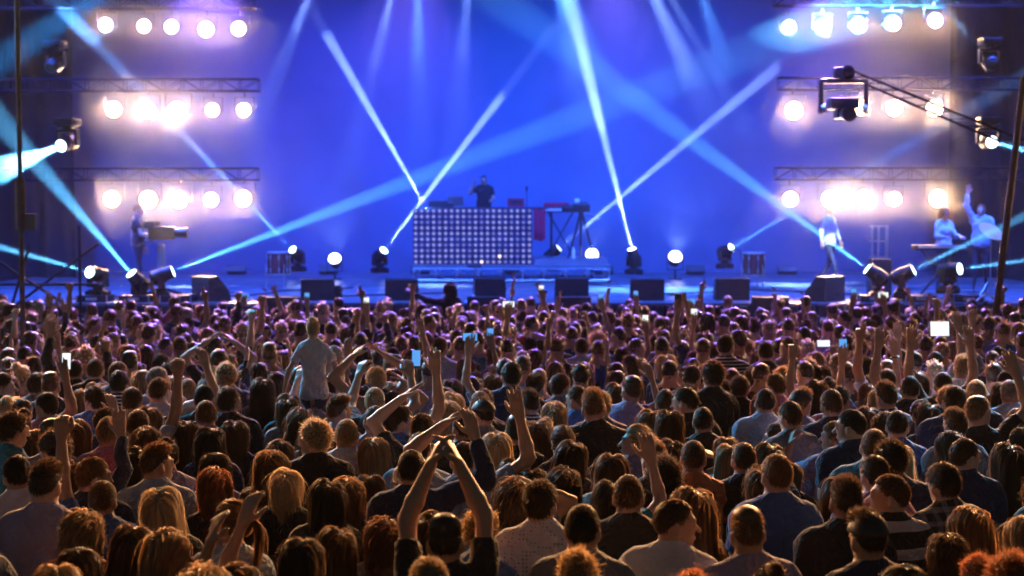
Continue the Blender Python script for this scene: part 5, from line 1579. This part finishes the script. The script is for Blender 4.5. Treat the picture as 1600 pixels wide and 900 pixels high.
H(1190, 527, 'm', 'crop', 'dark brown', tc='black', height=1.86); H(1062, 563, 'm', 'crop', 'dark brown', tc='navy'); H(1095, 598, 'm', 'crop', 'dark brown', tc='black', head=L_, height=1.86)
H(1148, 590, 'f', 'long', 'black', tc='grey'); H(1180, 572, 'f', 'lob', 'brown', tc='teal'); H(1215, 612, 'f', 'long', 'ginger', tc='black', label='woman with long bright ginger hair in the middle rows')
H(1250, 618, 'm', 'crop', 'brown', tc='grey'); H(1297, 597, 'm', 'buzz', 'dark brown', tc='red', label='close-cropped man with a reddish checked top in the middle rows', pattern='plaid')
H(1225, 575, 'm', 'crop', 'brown', tc='pink'); H(1270, 567, 'f', 'bob', 'dark brown', tc='black'); H(1350, 553, 'f', 'long', 'black', ar='up', tc='black'); H(1368, 605, 'f', 'lob', 'pale blond', tc='grey', label='pale blond woman in front of several raised bare arms')
H(1368, 630, 'f', 'bob', 'auburn', tc='navy'); H(1410, 580, 'm', 'crop', 'dark brown', tc='black', al='up'); H(1430, 620, 'f', 'bun', 'black', tc='blue', extra='headband'); H(1488, 548, 'm', 'quiff', 'blond', tc='white', height=1.86, label='man with tall blond swept-up hair beside the bright tablet')
H(1495, 597, 'm', 'curly', 'light brown', tc='navy', height=1.8, label='person with curly light brown hair, navy top, in front of the tall blond man'); H(1545, 592, 'f', 'bob', 'dark brown', tc='teal'); H(1585, 588, 'm', 'crop', 'grey', tc='pale blue')
H(1330, 560, 'f', 'long', 'dark brown', al='hold', tc='grey')
# people picked out by a raised hand
G = dict(yaw=0)
for (x, y, sx, hr, c, al, ar, hs_, tc, lab) in (
    (110, 437, 'm', 'crop', 'brown', 'down', 'fist', 'r', 'mauve', 'man raising a bare fist highest in front of the moving head lights'),
    (77, 457, 'm', 'crop', 'dark brown', 'down', 'point', 'r', 'black', 'man pointing up beside the scaffold'),
    (100, 468, 'f', 'long', 'dark brown', 'down', 'point', 'r', 'navy', None),
    (320, 450, 'm', 'crop', 'dark brown', 'down', 'point', 'r', 'mauve', 'man making a finger sign in front of the side monitor'),
    (374, 452, 'm', 'crop', 'brown', 'down', 'fist', 'r', 'navy', None), (383, 462, 'f', 'long', 'brown', 'wave', 'down', 'l', 'grey', None),
    (411, 456, 'm', 'messy', 'brown', 'down', 'fist', 'r', 'grey', 'man with a fist up just below the floor tom'),
    (479, 464, 'f', 'bob', 'brown', 'down', 'up', 'r', 'mauve', None), (565, 448, 'm', 'crop', 'dark brown', 'down', 'point', 'r', 'grey', 'person pointing one finger high between two monitor wedges'),
    (572, 472, 'f', 'long', 'dark brown', 'down', 'up', 'r', 'pink', None), (845, 452, 'm', 'crop', 'brown', 'down', 'wave', 'r', 'grey', None),
    (795, 474, 'm', 'crop', 'dark brown', 'up', 'over', 'l', 'white', 'man in white with one arm straight up and the other bent over his head'),
    (872, 468, 'f', 'bob', 'dark brown', 'up', 'down', 'l', 'navy', None), (938, 466, 'm', 'crop', 'dark brown', 'down', 'wave', 'r', 'blue', None),
    (993, 461, 'f', 'long', 'brown', 'down', 'up', 'r', 'pink', 'woman holding one slim straight arm up below the white beam'),
    (1060, 468, 'm', 'crop', 'black', 'up', 'down', 'l', 'navy', None), (1078, 470, 'f', 'long', 'brown', 'down', 'up', 'r', 'mauve', None),
    (1098, 438, 'm', 'crop', 'dark brown', 'point', 'down', 'l', 'navy', 'man raising a long pointing arm in front of the stage edge, near the floor tom'),
    (1335, 458, 'm', 'crop', 'dark brown', 'wave', 'down', 'l', 'navy', None), (1380, 460, 'f', 'bob', 'brown', 'down', 'up', 'r', 'grey', None),
    (1462, 462, 'm', 'crop', 'brown', 'fist', 'down', 'l', 'grey', None), (1484, 446, 'm', 'messy', 'dark brown', 'bent', 'down', 'l', 'navy', 'man with a bent arm high before the keyboard player'),
    (1540, 458, 'f', 'long', 'dark brown', 'clap', 'clap', 'l', 'navy', 'woman arching both arms overhead, near the leaning pole'),
    (655, 498, 'm', 'crop', 'dark brown', 'down', 'wave', 'r', 'white', 'man waving a blurred bare hand below the light wall'), (545, 530, 'f', 'lob', 'brown', 'up', 'bent', 'l', 'grey', None),
    (600, 486, 'm', 'crop', 'black', 'hold', 'hold', 'r', 'navy', 'man in a navy long-sleeved top making a shape with both raised hands'), (735, 525, 'f', 'lob', 'brown', 'up', 'down', 'l', 'pale blue', None), (765, 522, 'f', 'lob', 'auburn', 'down', 'wave', 'r', 'pink', None),
    (1008, 500, 'f', 'bob', 'dark brown', 'down', 'up', 'r', 'grey', None), (1010, 566, 'f', 'long', 'brown', 'down', 'bent', 'r', 'black', 'person in black lifting a spread hand with bent wrist'),
    (1085, 490, 'f', 'long', 'brown', 'up', 'down', 'l', 'grey', None), (1345, 505, 'm', 'crop', 'dark brown', 'point', 'down', 'l', 'pale blue', 'person reaching one long arm and pointing, left of the bright tablet'),
    (1240, 530, 'f', 'lob', 'dark brown', 'point', 'down', 'l', 'grey', None), (1395, 530, 'f', 'bob', 'brown', 'down', 'up', 'r', 'black', 'person with a dark wristband raising a straight bare arm'), (1318, 540, 'f', 'bob', 'brown', 'up', 'down', 'l', 'mauve', None),
    (1495, 490, 'm', 'crop', 'dark brown', 'down', 'up', 'r', 'white', 'person stretching a long pale arm up right of the bright tablet'), (1520, 485, 'm', 'crop', 'dark brown', 'up', 'down', 'l', 'grey', None), (1560, 545, 'm', 'messy', 'dark brown', 'reach', 'down', 'l', 'pale blue', None),
    (350, 520, 'm', 'crop', 'black', 'clap', 'clap', 'r', 'black', None), (82, 500, 'm', 'crop', 'dark brown', 'up', 'hold', 'l', 'black', 'man in long black sleeves clapping above the heads by the tall pole'),
    (280, 552, 'm', 'crop', 'brown', 'down', 'fist', 'r', 'white', None), (612, 580, 'f', 'lob', 'black', 'down', 'clap', 'r', 'grey', None), (655, 600, 'm', 'messy', 'dark brown', 'clap', 'down', 'l', 'black', None),
    (185, 640, 'f', 'long', 'brown', 'down', 'up', 'r', 'navy', None), (95, 640, 'm', 'crop', 'brown', 'fist', 'down', 'l', 'blue', None), (730, 640, 'm', 'crop', 'dark brown', 'down', 'bent', 'r', 'navy', None)):
    H(x, y, sx, hr, c, al=al, ar=ar, tc=tc, hand=hs_, yaw=0, label=lab, top='long' if tc == 'navy' and hs_ == 'r' or (lab and 'long black sleeves' in lab) else 'tee',
      extra='wristband' if lab and 'wristband' in lab else None)
TAB = H(1425, 512, 'm', 'crop', 'dark brown', al='up', ar='up', hand='l', yaw=0, tc='black', label='man in black holding up a bright white tablet in both hands')
GIRL = H(490, 494, 'f', 'bun', 'pale blond', al='swing', ar='hip', tc='white', legs='straddle', z=0.80, height=1.42, yaw=-4, label='girl with a blond bun and white tee sitting on someone’s shoulders above the crowd')
CARRIER = add(sex='m', hair='crop', hc='dark brown', al='hold', ar='hold', tc='grey', yaw=0, height=1.62, pos=(GIRL['pos'][0], GIRL['pos'][1] + 0.03), label='person carrying the girl in white on the shoulders')
CARRIER['fixed'] = True
GIRL['slim'] = 0.86

# people standing too close: slide the farther one back along its line of sight
for it in range(12):
    moved = 0
    for i in range(len(PEOPLE)):
        for j in range(i):
            a, b = PEOPLE[i], PEOPLE[j]
            if a is GIRL or b is GIRL or (a is CARRIER and b is CARRIER): continue
            dx, dy = a['pos'][0] - b['pos'][0], a['pos'][1] - b['pos'][1]
            d = math.hypot(dx, dy)
            if d < 0.34:
                far, near = (a, b) if a['pos'][1] > b['pos'][1] else (b, a)
                if far['fixed']: far, near = near, far
                if far['fixed']: continue
                sg = 1 if far['pos'][1] >= near['pos'][1] else -1
                y0 = far['pos'][1]; y1 = y0 + sg * (0.36 - d) * 0.7
                nh = CAM_H - (CAM_H - far['h']) * y1 / y0
                if 1.5 < nh < 1.96:
                    far['pos'] = [far['pos'][0] * y1 / y0, y1]; far['h'] = nh; moved += 1
                else:
                    far['pos'][0] += 0.05 * (1 if far['pos'][0] >= near['pos'][0] else -1); moved += 1
    if not moved: break

# the rest of the crowd, at random between them
taken = [tuple(p['pos']) for p in PEOPLE]
def free(x, y, r):
    return all((x - a) ** 2 + (y - b) ** 2 > r * r for a, b in taken)
MSTY = ('crop', 'crop', 'crop', 'quiff', 'messy', 'crop', 'flat', 'curly')
FSTY = ('long', 'long', 'longer', 'wavy', 'lob', 'lob', 'bob', 'tail', 'bun', 'shag')
HCS = ('black', 'dark brown', 'dark brown', 'dark brown', 'brown', 'brown', 'light brown', 'auburn', 'blond', 'pale blond')
TCS = ('white', 'grey', 'grey', 'black', 'black', 'black', 'navy', 'navy', 'blue', 'mauve', 'mauve', 'teal', 'pale blue', 'red', 'pink')
ARMS_M = (('up', 'down'), ('down', 'fist'), ('down', 'wave'), ('hold', 'hold'))
ARMS_F = (('down', 'up'), ('wave', 'down'), ('hold', 'hold'))
def rnd_person(x, y, arms):
    sex = 'm' if rng.random() < 0.5 else 'f'
    ar = ('down', 'down')
    if rng.random() < arms:
        A = ARMS_M if sex == 'm' else ARMS_F
        ar = A[int(rng.integers(0, len(A)))]
    hd = [(0, 0, 0), (0, 0, 0), (0, 0, 0), L_, RR, TL, TR][int(rng.integers(0, 7))] if ar == ('down', 'down') else (0, 0, 0)
    if sex == 'm' and hd in (TL, TR): hd = (0, 0, 0)
    add(sex=sex, hair=(MSTY if sex == 'm' else FSTY)[int(rng.integers(0, 8 if sex == 'm' else 10))], hc=HCS[int(rng.integers(0, 10))], al=ar[0], ar=ar[1], head=hd,
        top='tee' if rng.random() < 0.8 or ar != ('down', 'down') else 'collar', tc=TCS[int(rng.integers(0, 15))], pos=(x, y), hero=False, extra='strap' if rng.random() < 0.12 and ar == ('down', 'down') else 'wristband' if ar[1] in ('up', 'wave', 'fist') and rng.random() < 0.5 else 'cap' if sex == 'm' and rng.random() < 0.07 else None)
for (y0, y1, r, tries, arms) in ((5.4, 9.0, 0.42, 3000, 0.0), (9.0, 14.0, 0.37, 6000, 0.04), (14.0, 22.4, 0.415, 14000, 0.10)):
    for t in range(tries):
        y = rng.uniform(y0, y1); hw = 0.365 * y + 0.25
        x = rng.uniform(-hw, hw)
        if abs(x / y - GIRL['pos'][0] / GIRL['pos'][1]) < 0.022 and GIRL['pos'][1] - 1.6 < y < GIRL['pos'][1]: continue   # a gap in front of the girl on shoulders
        if free(x, y, r if y > 9 else r + 0.04):
            taken.append((x, y)); rnd_person(x, y, arms)

PEOPLE.sort(key=lambda p: (not p['hero'], p['pos'][1]))
N_ONE = 292
ONE, MASS = PEOPLE[:N_ONE], PEOPLE[N_ONE:]

def cap_mesh():
    V, Q = surface_nets(lambda P: np.maximum(ell(P, (0, 0, 0), SK + 0.016), 0.012 - P[:, 2]), (-0.14, -0.14, -0.02), (0.14, 0.14, 0.14), 0.012)
    return np_mesh('cap', V, Q, [M['black_paint']])
band = MB()
for k in range(20):
    a0, a1 = math.pi * k / 20, math.pi * (k + 1) / 20
    rr = 0.094
    band.cyl((math.cos(a0) * (rr - 0.002), 0.015, math.sin(a0) * (rr + 0.018)), (math.cos(a1) * (rr - 0.002), 0.015, math.sin(a1) * (rr + 0.018)), 0.0065, 0.0065, 6)
    band.ball((math.cos(a0) * (rr + 0.002), 0.011, math.sin(a0) * (rr + 0.022)), 0.007, n=6)
BAND = band.mesh('headband', M['alu'])
WB = MB()
for k in range(16):
    a0, a1 = 2 * math.pi * k / 16, 2 * math.pi * (k + 1) / 16
    WB.cyl((math.cos(a0) * 0.036, math.sin(a0) * 0.036, 0), (math.cos(a1) * 0.036, math.sin(a1) * 0.036, 0), 0.008, 0.008, 6)
WB = WB.mesh('wristband', M['black_plastic'])
CAP = [None]
STRAP = [None]
def strap_mesh():
    m = MB()
    pts = [(0.10, 0.135, 1.20), (0.105, 0.115, 1.36), (0.107, 0.04, 1.50), (0.107, -0.04, 1.505), (0.105, -0.12, 1.42), (0.10, -0.155, 1.28), (0.105, -0.15, 1.10)]
    for a_, b_ in zip(pts[:-1], pts[1:]):
        a_, b_ = Vector(a_), Vector(b_); d = b_ - a_
        m.box((a_ + b_) / 2, (0.05, 0.014, d.length + 0.012), d.to_track_quat('Z', 'X').to_matrix() @ Matrix.Rotation(R(90), 3, 'Z'), bev=0.003)
    return m.mesh('backpack_strap', M['black_paint'])
def build_person(p):
    o = link('person', body_of(p['k']))
    o.color = (*p['skin'], 1)
    s = p['h'] / 1.76
    o.location = (p['pos'][0], p['pos'][1], p['z'])
    o.rotation_euler = (R(random.uniform(-3.5, 2)), R(random.uniform(-4, 4)), R(p['yaw'])) if not p['fixed'] else (0, 0, R(p['yaw']))
    o.scale = (s * p.get('slim', 1), s * p.get('slim', 1), s)
    c = TOPC[p['tc']]; v = 0.85 + 0.3 * random.random()
    sh = link('shirt', shirt_of(p['k'], p['top'], p['pattern']), o)
    sh.color = (c[0] * v, c[1] * v, c[2] * v, 1)
    c = HAIRC[p['hc']]; v = 0.8 + 0.4 * random.random()
    h = link('hair', hair_of(p['hair'], p['seed']), o)
    h.matrix_local = head_matrix(p['f'])
    if p['seed'] % 2: h.scale = (-h.scale.x, h.scale.y, h.scale.z)
    h.color = (c[0] * v, c[1] * v, c[2] * v, 1)
    p['obj'] = o
    if p['extra'] == 'headband':
        b = link('headband', BAND, o); b.matrix_local = head_matrix(p['f'])
    elif p['extra'] == 'cap':
        if CAP[0] is None: CAP[0] = cap_mesh()
        b = link('cap', CAP[0], o); b.matrix_local = head_matrix(p['f'])
    elif p['extra'] == 'wristband':
        a = p['f'].arms[0]
        b = link('wristband', WB, o); b.location = [float(q) for q in a[3] - a[4] * 0.02]
        b.rotation_euler = Vector([float(q) for q in a[4]]).to_track_quat('Z', 'Y').to_euler()
    elif p['extra'] == 'strap':
        if STRAP[0] is None: STRAP[0] = strap_mesh()
        b = link('backpack_strap', STRAP[0], o)
        if p['seed']: b.scale = (-1, 1, 1)
    return o
for p in ONE: build_person(p)

# the far rest as one joined crowd of the same kinds of people at lower resolution
def low_variant(sex, al, ar, hair, head):
    f = Figure(sex, al, ar, head)
    V, Q, mi = f.body_mesh('crowd', hb=0.075, hh=0.027, hd=0.030, legs=False)
    c = V[Q].mean(1).astype(np.float32)
    cl = (f.torso(c) < 0.02) & (c[:, 2] < 1.475)
    for a in f.arms:
        t = (c - a[1]) @ nrm(a[2] - a[1]) / np.linalg.norm(a[2] - a[1])
        cl |= (t < 0.6) & (cone(c, a[1], a[2], 0.06, 0.06) < 0.02) & (c[:, 2] < 1.7)
    mi = np.where(cl, 1, 0)
    HV, HQ, rv = hair_arrays(hair, 3, n=50, w=0.014, hs=0.026, sub=3)
    HV = HV * 1.07
    hm4 = np.array(head_matrix(f))
    HV = HV @ hm4[:3, :3].T + hm4[:3, 3]
    return np.concatenate([V, HV]), np.concatenate([Q, HQ + len(V)]), np.concatenate([mi, np.full(len(HQ), 2)]), np.concatenate([np.full(len(V), 0.5), rv])
_low = {}
BV, BQ, BM, BR, BT, o_ = [], [], [], [], [], 0
for p in MASS:
    raised = p['al'] != 'down' or p['ar'] != 'down'
    kk = (p['sex'], p['al'], p['ar'], p['hair'] if not raised else ('crop' if p['sex'] == 'm' else 'long'), (0, 0, 0) if raised else (p['k'][3] if p['k'][3] in (L_, RR) and p['hair'] in ('crop', 'long') else (0, 0, 0)))
    if kk not in _low: _low[kk] = low_variant(*kk)
    V, Q, mi, rv = _low[kk]
    s = p['h'] / 1.76; a = R(p['yaw'])
    Rm = np.array(((math.cos(a), -math.sin(a), 0), (math.sin(a), math.cos(a), 0), (0, 0, 1))) * s
    BV.append(V @ Rm.T + np.array((p['pos'][0], p['pos'][1], 0))); BQ.append(Q + o_); BM.append(mi); BR.append(rv); o_ += len(V)
    cols = np.array((p['skin'], TOPC[p['tc']], HAIRC[p['hc']])) * (0.85 + 0.3 * rng.random())
    BT.append(np.repeat(cols[mi], 4, axis=0))
me = np_mesh('crowd', np.concatenate(BV), np.concatenate(BQ), [M['crowd_skin'], M['crowd_cloth'], M['crowd_hair']], np.concatenate(BM))
a_ = me.attributes.new('strand', 'FLOAT', 'POINT'); a_.data.foreach_set('value', np.concatenate(BR).astype(np.float32))
T4 = np.concatenate(BT); T4 = np.concatenate([T4, np.ones((len(T4), 1))], 1)
a_ = me.attributes.new('tint', 'FLOAT_COLOR', 'CORNER'); a_.data.foreach_set('color', T4.astype(np.float32).ravel())
tag(link('crowd', me), kind='stuff')

# ------------------------------------------------------------------ labels: what each person looks like, then where among its likes
def describe(p):
    who = 'man' if p['sex'] == 'm' else 'woman'
    top = {'stripe': 'striped ', 'plaid': 'checked ', 'dots': 'spotted ', 'broad': 'broad-striped '}.get(p['pattern'], '')
    d = f"{who}, {HAIRW[p['hair']].format(p['hc'])}, {p['tc']} {top}{'shirt' if p['top'] == 'collar' else 'top' if p['top'] == 'long' else 'tank' if p['top'] == 'tank' else 'tee'}"
    if p['extra'] == 'cap': d = d.replace(HAIRW[p['hair']].format(p['hc']), 'dark cap')
    elif p['extra'] == 'strap': d += ', bag strap'
    w = [POSEW[q] for q in dict.fromkeys((p['al'], p['ar'])) if q in POSEW]
    return d + (', ' + w[0] if w else '')
MARKS = [('the girl on shoulders', GIRL), ('the bright tablet', TAB)]
for key, nm in (('big man in a black tee', 'the big man in black'), ('bushy ball of blond', 'the blond curly ball'), ('very tall man', 'the very tall man'),
                ('man in white with one arm', 'the two-armed man in white'), ('long bright ginger', 'the long ginger hair'), ('pale mauve tee, arms', 'the plain mauve tee'),
                ('spotted collar', 'the spotted collar'), ('printed with small dots', 'the dotted shirt'), ('broad-striped polo', 'the striped polo'), ('tank top, bare arm', 'the black-haired tank top'),
                ('flat-topped man with ears', 'the joined raised hands'), ('shaved head and one', 'the shaved head'), ('orange tee', 'the orange tee'), ('fist up just below', 'the drum-side fist'),
                ('slim straight arm', 'the slim raised arm'), ('long pointing arm', 'the long pointing arm'), ('before the keyboard', 'the bent raised arm'), ('fist highest', 'the highest fist'), ('tall blond swept', 'the tall blond hair')):
    m = [p for p in PEOPLE if p['label'] and key in p['label']]
    if m: MARKS.append((nm, m[0]))
def head_px(p): return pix((p['pos'][0], p['pos'][1], p['h'] + p['z'] - 0.1))
seen = {}
for p in ONE:
    if p['label']: continue
    x, y = head_px(p)
    best = min(((math.hypot(x - mx, (y - my) * 1.4), nm, mx, my) for nm, m in MARKS for mx, my in (head_px(m),)), key=lambda t: t[0])
    dist, nm, mx, my = best
    dx, dy = x - mx, y - my
    if abs(dx) > abs(dy) * 1.2: w = 'left of' if dx < 0 else 'right of'
    else: w = 'in front of' if dy > 0 else 'behind'
    p['key'] = (describe(p), w, nm); seen.setdefault(p['key'], []).append((dist, id(p)))
ORD = ('', 'second ', 'third ', 'fourth ', 'fifth ', 'sixth ')
for p in PEOPLE[:N_ONE]:
    o = p['obj']
    if not p['label']:
        d, w, nm = p['key']
        lst = sorted(seen[p['key']])
        k = [i for i, (a, b) in enumerate(lst) if b == id(p)][0]
        p['label'] = f"{d}, {ORD[k] + 'nearest ' if len(lst) > 1 else ''}{w} {nm}"
        if len(p['label'].split()) > 16 and len(lst) == 1:
            b = d.split(', '); p['label'] = f"{', '.join([b[0], b[1], b[-1]])}, {w} {nm}" 
    tag(o, p['label'], 'person', 'concert crowd')

# ------------------------------------------------------------------ people on and before the stage
def performer(px, Y, sex, al, ar, head, hair, hc, top, tc, yaw, label, h=1.78, z=None, legs='stand', dz=0.0):
    f, k = fig(sex, al, ar, head, legs)
    pt = at(px, 400, Y)
    p = dict(sex=sex, hair=hair, hc=hc, k=k, f=f, top=top, tc=tc, pattern=None, yaw=yaw, h=h, pos=[pt.x, Y], z=(STAGE_Z + 0.006 if z is None else z) + dz, extra=None, seed=0, skin=SKINC[1], fixed=True)
    o = build_person(p)
    tag(o, label, 'person')
    return o
performer(756, 34.8, 'm', 'desk', 'face', (0, 0, 0), 'crop', 'dark brown', 'tee', 'black', 180, 'performer in a dark tee standing behind the light wall, one hand at the ear', h=1.78, z=RZ, dz=0.36)
tag(MB().box((at(756, 400, 34.8).x, 34.85, RZ + 0.18), (1.2, 0.9, 0.35), bev=0.015).build('platform', M['deck']), 'low platform under the performer behind the light wall', 'platform')
performer(216, 27.9, 'm', 'down', 'desk', (0, -8, 0), 'crop', 'dark brown', 'tee', 'black', -80, 'camera operator in black standing at the broadcast camera under the warm lamps', h=1.8)
sg = performer(1296, 29.6, 'f', 'swing', 'swing', (0, -10, 0), 'crop', 'dark brown', 'long', 'white', 222, 'singer striding on the stage in a long white shirt under the warm lamps', legs='stride', h=1.8)
sg.scale = (sg.scale.x * 0.84, sg.scale.x * 0.9, sg.scale.x)
f = _fig[[k for k in _fig if k[4] == 'stride'][0]]
hp_, kn, an = f.legs[1]
MB().path([(hp_[0] - 0.06, hp_[1] + 0.02, hp_[2] - 0.02), (kn[0] - 0.06, kn[1] + 0.0, kn[2]), (an[0] - 0.05, an[1], an[2])], 0.028).build('white_leg_stripe', M['drum_skin'], sg)
performer(1474, 27.9, 'f', 'desk', 'desk', (0, -14, 0), 'lob', 'brown', 'long', 'white', 200, 'keyboard player in a white shirt bending over the keys', h=1.72)
performer(1532, 28.4, 'm', 'desk', 'up', (0, 0, 0), 'messy', 'brown', 'long', 'pale blue', 160, 'musician in a pale top beside the tilted cymbal, one arm lifted', h=1.8)
#performer(1196, 31.0, 'm', 'down', 'front', (0, 0, 0), 'crop', 'black', 'long', 'black', 150, 'dim figure in black at the rear of the stage behind the floor tom near the singer', h=1.78)
performer(703, 23.6, 'f', 'reach', 'down', (40, -12, 10), 'wavy', 'dark brown', 'long', 'black', 15, 'long-haired person in black leaning on the stage edge between two wedges', h=1.72, z=0.24)

# phones and the tablet, each held in a raised hand
def device(p, side, w, h, screen, label, name='phone', cat='phone', both=False):
    f = p['f']; s = p['h'] / 1.76
    a = f.arms[0] if side == 'r' else f.arms[1]
    q = a[3] + a[4] * 0.12
    if both:
        b = f.arms[1] if side == 'r' else f.arms[0]; q = (q + b[3] + b[4] * 0.12) / 2
    q = Matrix.Rotation(R(p['yaw']), 3, 'Z') @ (Vector([float(v) for v in q]) * s) + Vector((p['pos'][0], p['pos'][1], p['z']))
    o = empty(name, q + Vector((0, 0.015, 0.02)))
    o.rotation_euler = (R(-6), 0, R(random.uniform(-8, 8)))
    MB().box((0, 0, 0), (w, 0.009, h), bev=0.003).build('body', M['black_plastic'], o)
    MB().box((0, -0.0055, 0), (w * 0.93, 0.002, h * 0.92)).build('screen', M[screen], o)
    tag(o, label, cat)
device(TAB, 'l', 0.175, 0.135, 'g_screen', 'bright white tablet held up above the crowd by two hands', 'tablet', 'tablet', True)
def near_hand(x, y):
    best = None
    for p in ONE:
        for side, a in (('r', p['f'].arms[0]), ('l', p['f'].arms[1])):
            if a[3][2] < 1.6: continue
            s = p['h'] / 1.76
            q = Matrix.Rotation(R(p['yaw']), 3, 'Z') @ (Vector([float(v) for v in a[3] + a[4] * 0.12]) * s) + Vector((p['pos'][0], p['pos'][1], p['z']))
            u = pix(q); d = math.hypot(u[0] - x, u[1] - y)
            if best is None or d < best[0]: best = (d, p, side)
    return best[1], best[2]
used = set()
for (x, y, w, h, sc_, lab) in ((479, 464, 0.075, 0.14, 'g_screen_blue', 'phone with a blue screen raised near the first monitor wedge past the floor tom'),
        (845, 452, 0.075, 0.14, 'g_screen', 'phone with a white screen raised before the tall monitor wedge'),
        (1335, 458, 0.08, 0.15, 'g_screen_blue', 'phone raised before the moving head at the blue speaker box'),
        (1380, 460, 0.14, 0.075, 'g_screen', 'phone held sideways with a white screen below the moving head lights, singer side'),
        (938, 466, 0.075, 0.14, 'g_screen_blue', 'phone raised below the white beam of the bare stage'),
        (735, 525, 0.13, 0.07, 'g_screen_blue', 'phone held sideways in the crowd below the light wall'),
        (1060, 468, 0.075, 0.14, 'black_plastic', 'dark phone in a raised hand between two monitor wedges')):
    p, sd = near_hand(x, y)
    if (id(p), sd) in used: continue
    used.add((id(p), sd))
    device(p, sd, w, h, sc_, lab)

# more lit phones in other raised hands
n_ph, cells = 0, {}
for p in sorted(ONE, key=lambda q: q['px'] or 0):
    if n_ph >= 12 or p['z'] > 0 or p is TAB or p is CARRIER: continue
    for sd, pose in (('r', p['ar']), ('l', p['al'])):
        if pose not in ('up', 'wave', 'hold') or (id(p), sd) in used or p['pos'][1] < 10.5: continue
        x, y = head_px(p)
        if not 0 < x < 1600: continue
        d_, nm, mx, my = min((math.hypot(x - mx, (y - my) * 1.4), nm, mx, my) for nm, m in MARKS if m is not p for mx, my in (head_px(m),))
        w = ('left of' if x < mx else 'right of') if abs(x - mx) > abs(y - my) else ('in front of' if y > my else 'behind')
        if (w, nm) in cells: continue
        cells[(w, nm)] = 1
        used.add((id(p), sd)); n_ph += 1
        wide = n_ph % 3 == 0
        device(p, sd, 0.14 if wide else 0.07, 0.07 if wide else 0.135, 'g_screen_blue' if n_ph % 2 else 'g_screen',
               f"phone with a {'blue' if n_ph % 2 else 'white'} screen {'held sideways' if wide else 'held upright'}, {w} {nm}")
        break
# ------------------------------------------------------------------ haze and stage smoke
def volume_box(name, lo, hi, density, g, c):
    lo, hi = Vector(lo), Vector(hi)
    me = MB().box((lo + hi) / 2, hi - lo).mesh(name, None, smooth=False)
    m = bpy.data.materials.new(name)
    m.use_nodes = True
    nt = m.node_tree
    nt.nodes.clear()
    pv = nt.nodes.new('ShaderNodeVolumePrincipled')
    pv.inputs['Color'].default_value = (*c, 1)
    pv.inputs['Density'].default_value = density
    pv.inputs['Anisotropy'].default_value = g
    ho = nt.nodes.new('ShaderNodeOutputMaterial')
    nt.links.new(pv.outputs[0], ho.inputs['Volume'])
    me.materials.append(m)
    return tag(link(name, me), kind='stuff')
volume_box('haze', (-125, -105, -1), (125, 145, 13.5), 0.0001, 0.5, (0.9, 0.92, 1.0))
volume_box('stage_smoke', (-30, 22.9, -0.6), (30, 42.0, 13.2), 0.0013, 0.70, (0.9, 0.92, 1.0))
def smoke_puff(c, r, density, g, seed):
    """a closed, uneven cloud of denser smoke"""
    bm = bmesh.new()
    bmesh.ops.create_icosphere(bm, subdivisions=4, radius=1.0)
    rr = np.random.default_rng(seed)
    W = rr.normal(size=(7, 3)) * 2.2; ph = rr.uniform(0, 6.28, 7)
    for v in bm.verts:
        d = v.co.normalized()
        k = 1.0 + 0.07 * sum(math.sin(W[i] @ np.array(d) + ph[i]) for i in range(7))
        v.co = Vector((c[0] + d.x * r[0] * k, c[1] + d.y * r[1] * k, c[2] + d.z * r[2] * k))
    me = bpy.data.meshes.new('smoke_cloud'); bm.to_mesh(me); bm.free()
    m = bpy.data.materials.new('smoke_cloud'); m.use_nodes = True
    nt = m.node_tree; nt.nodes.clear()
    pv = nt.nodes.new('ShaderNodeVolumePrincipled')
    pv.inputs['Color'].default_value = (0.9, 0.92, 1.0, 1)
    pv.inputs['Density'].default_value = density
    pv.inputs['Anisotropy'].default_value = g
    ho = nt.nodes.new('ShaderNodeOutputMaterial')
    nt.links.new(pv.outputs[0], ho.inputs['Volume'])
    me.materials.append(m)
    tag(link('smoke_cloud', me), kind='stuff')
for (side, row), items in rows.items():
    pts = [at(x, y, 28.6) for x, y, g in items]
    n = sum(g for x, y, g in items)
    cx = sum(p.x * g for p, (x, y, g) in zip(pts, items)) / n
    smoke_puff((cx, 28.4, pts[0].z), (2.3, 1.3, 1.1 if row != 'top' else 0.8), 0.02 if row != 'top' else 0.012, 0.72, len(side) * 7 + len(row))  # denser smoke added around each lamp row to give it a halo
for k, (px, py, Y, rx, ry, rz, d) in enumerate(((1090, 275, 35.0, 2.0, 1.4, 1.1, 0.05), (960, 330, 36.0, 2.6, 1.2, 0.9, 0.035), (560, 300, 36.0, 2.4, 1.2, 1.0, 0.035), (430, 200, 35.0, 1.6, 1.2, 1.6, 0.03), (740, 120, 36.0, 2.6, 1.2, 1.0, 0.02), (1180, 180, 35.0, 1.5, 1.2, 1.4, 0.03), (800, 400, 36.5, 4.5, 1.2, 0.8, 0.03))):
    q = at(px, py, Y)
    smoke_puff(q, (rx, ry, rz), d * 0.22, 0.6, 40 + k)
for k, (px, Y, rx) in enumerate(((540, 35.2, 2.6), (720, 35.4, 2.6), (930, 35.0, 2.8), (1110, 35.2, 2.4))):
    q = at(px, -10, Y)
    smoke_puff(q, (rx, 1.5, (2.6, 4.6, 3.4, 4.0)[k]), (0.016, 0.010, 0.014, 0.012)[k], 0.6, 60 + k)
smoke_puff((0, 35.4, 6.2), (8.5, 3.1, 6.0), 0.0095, 0.6, 77)
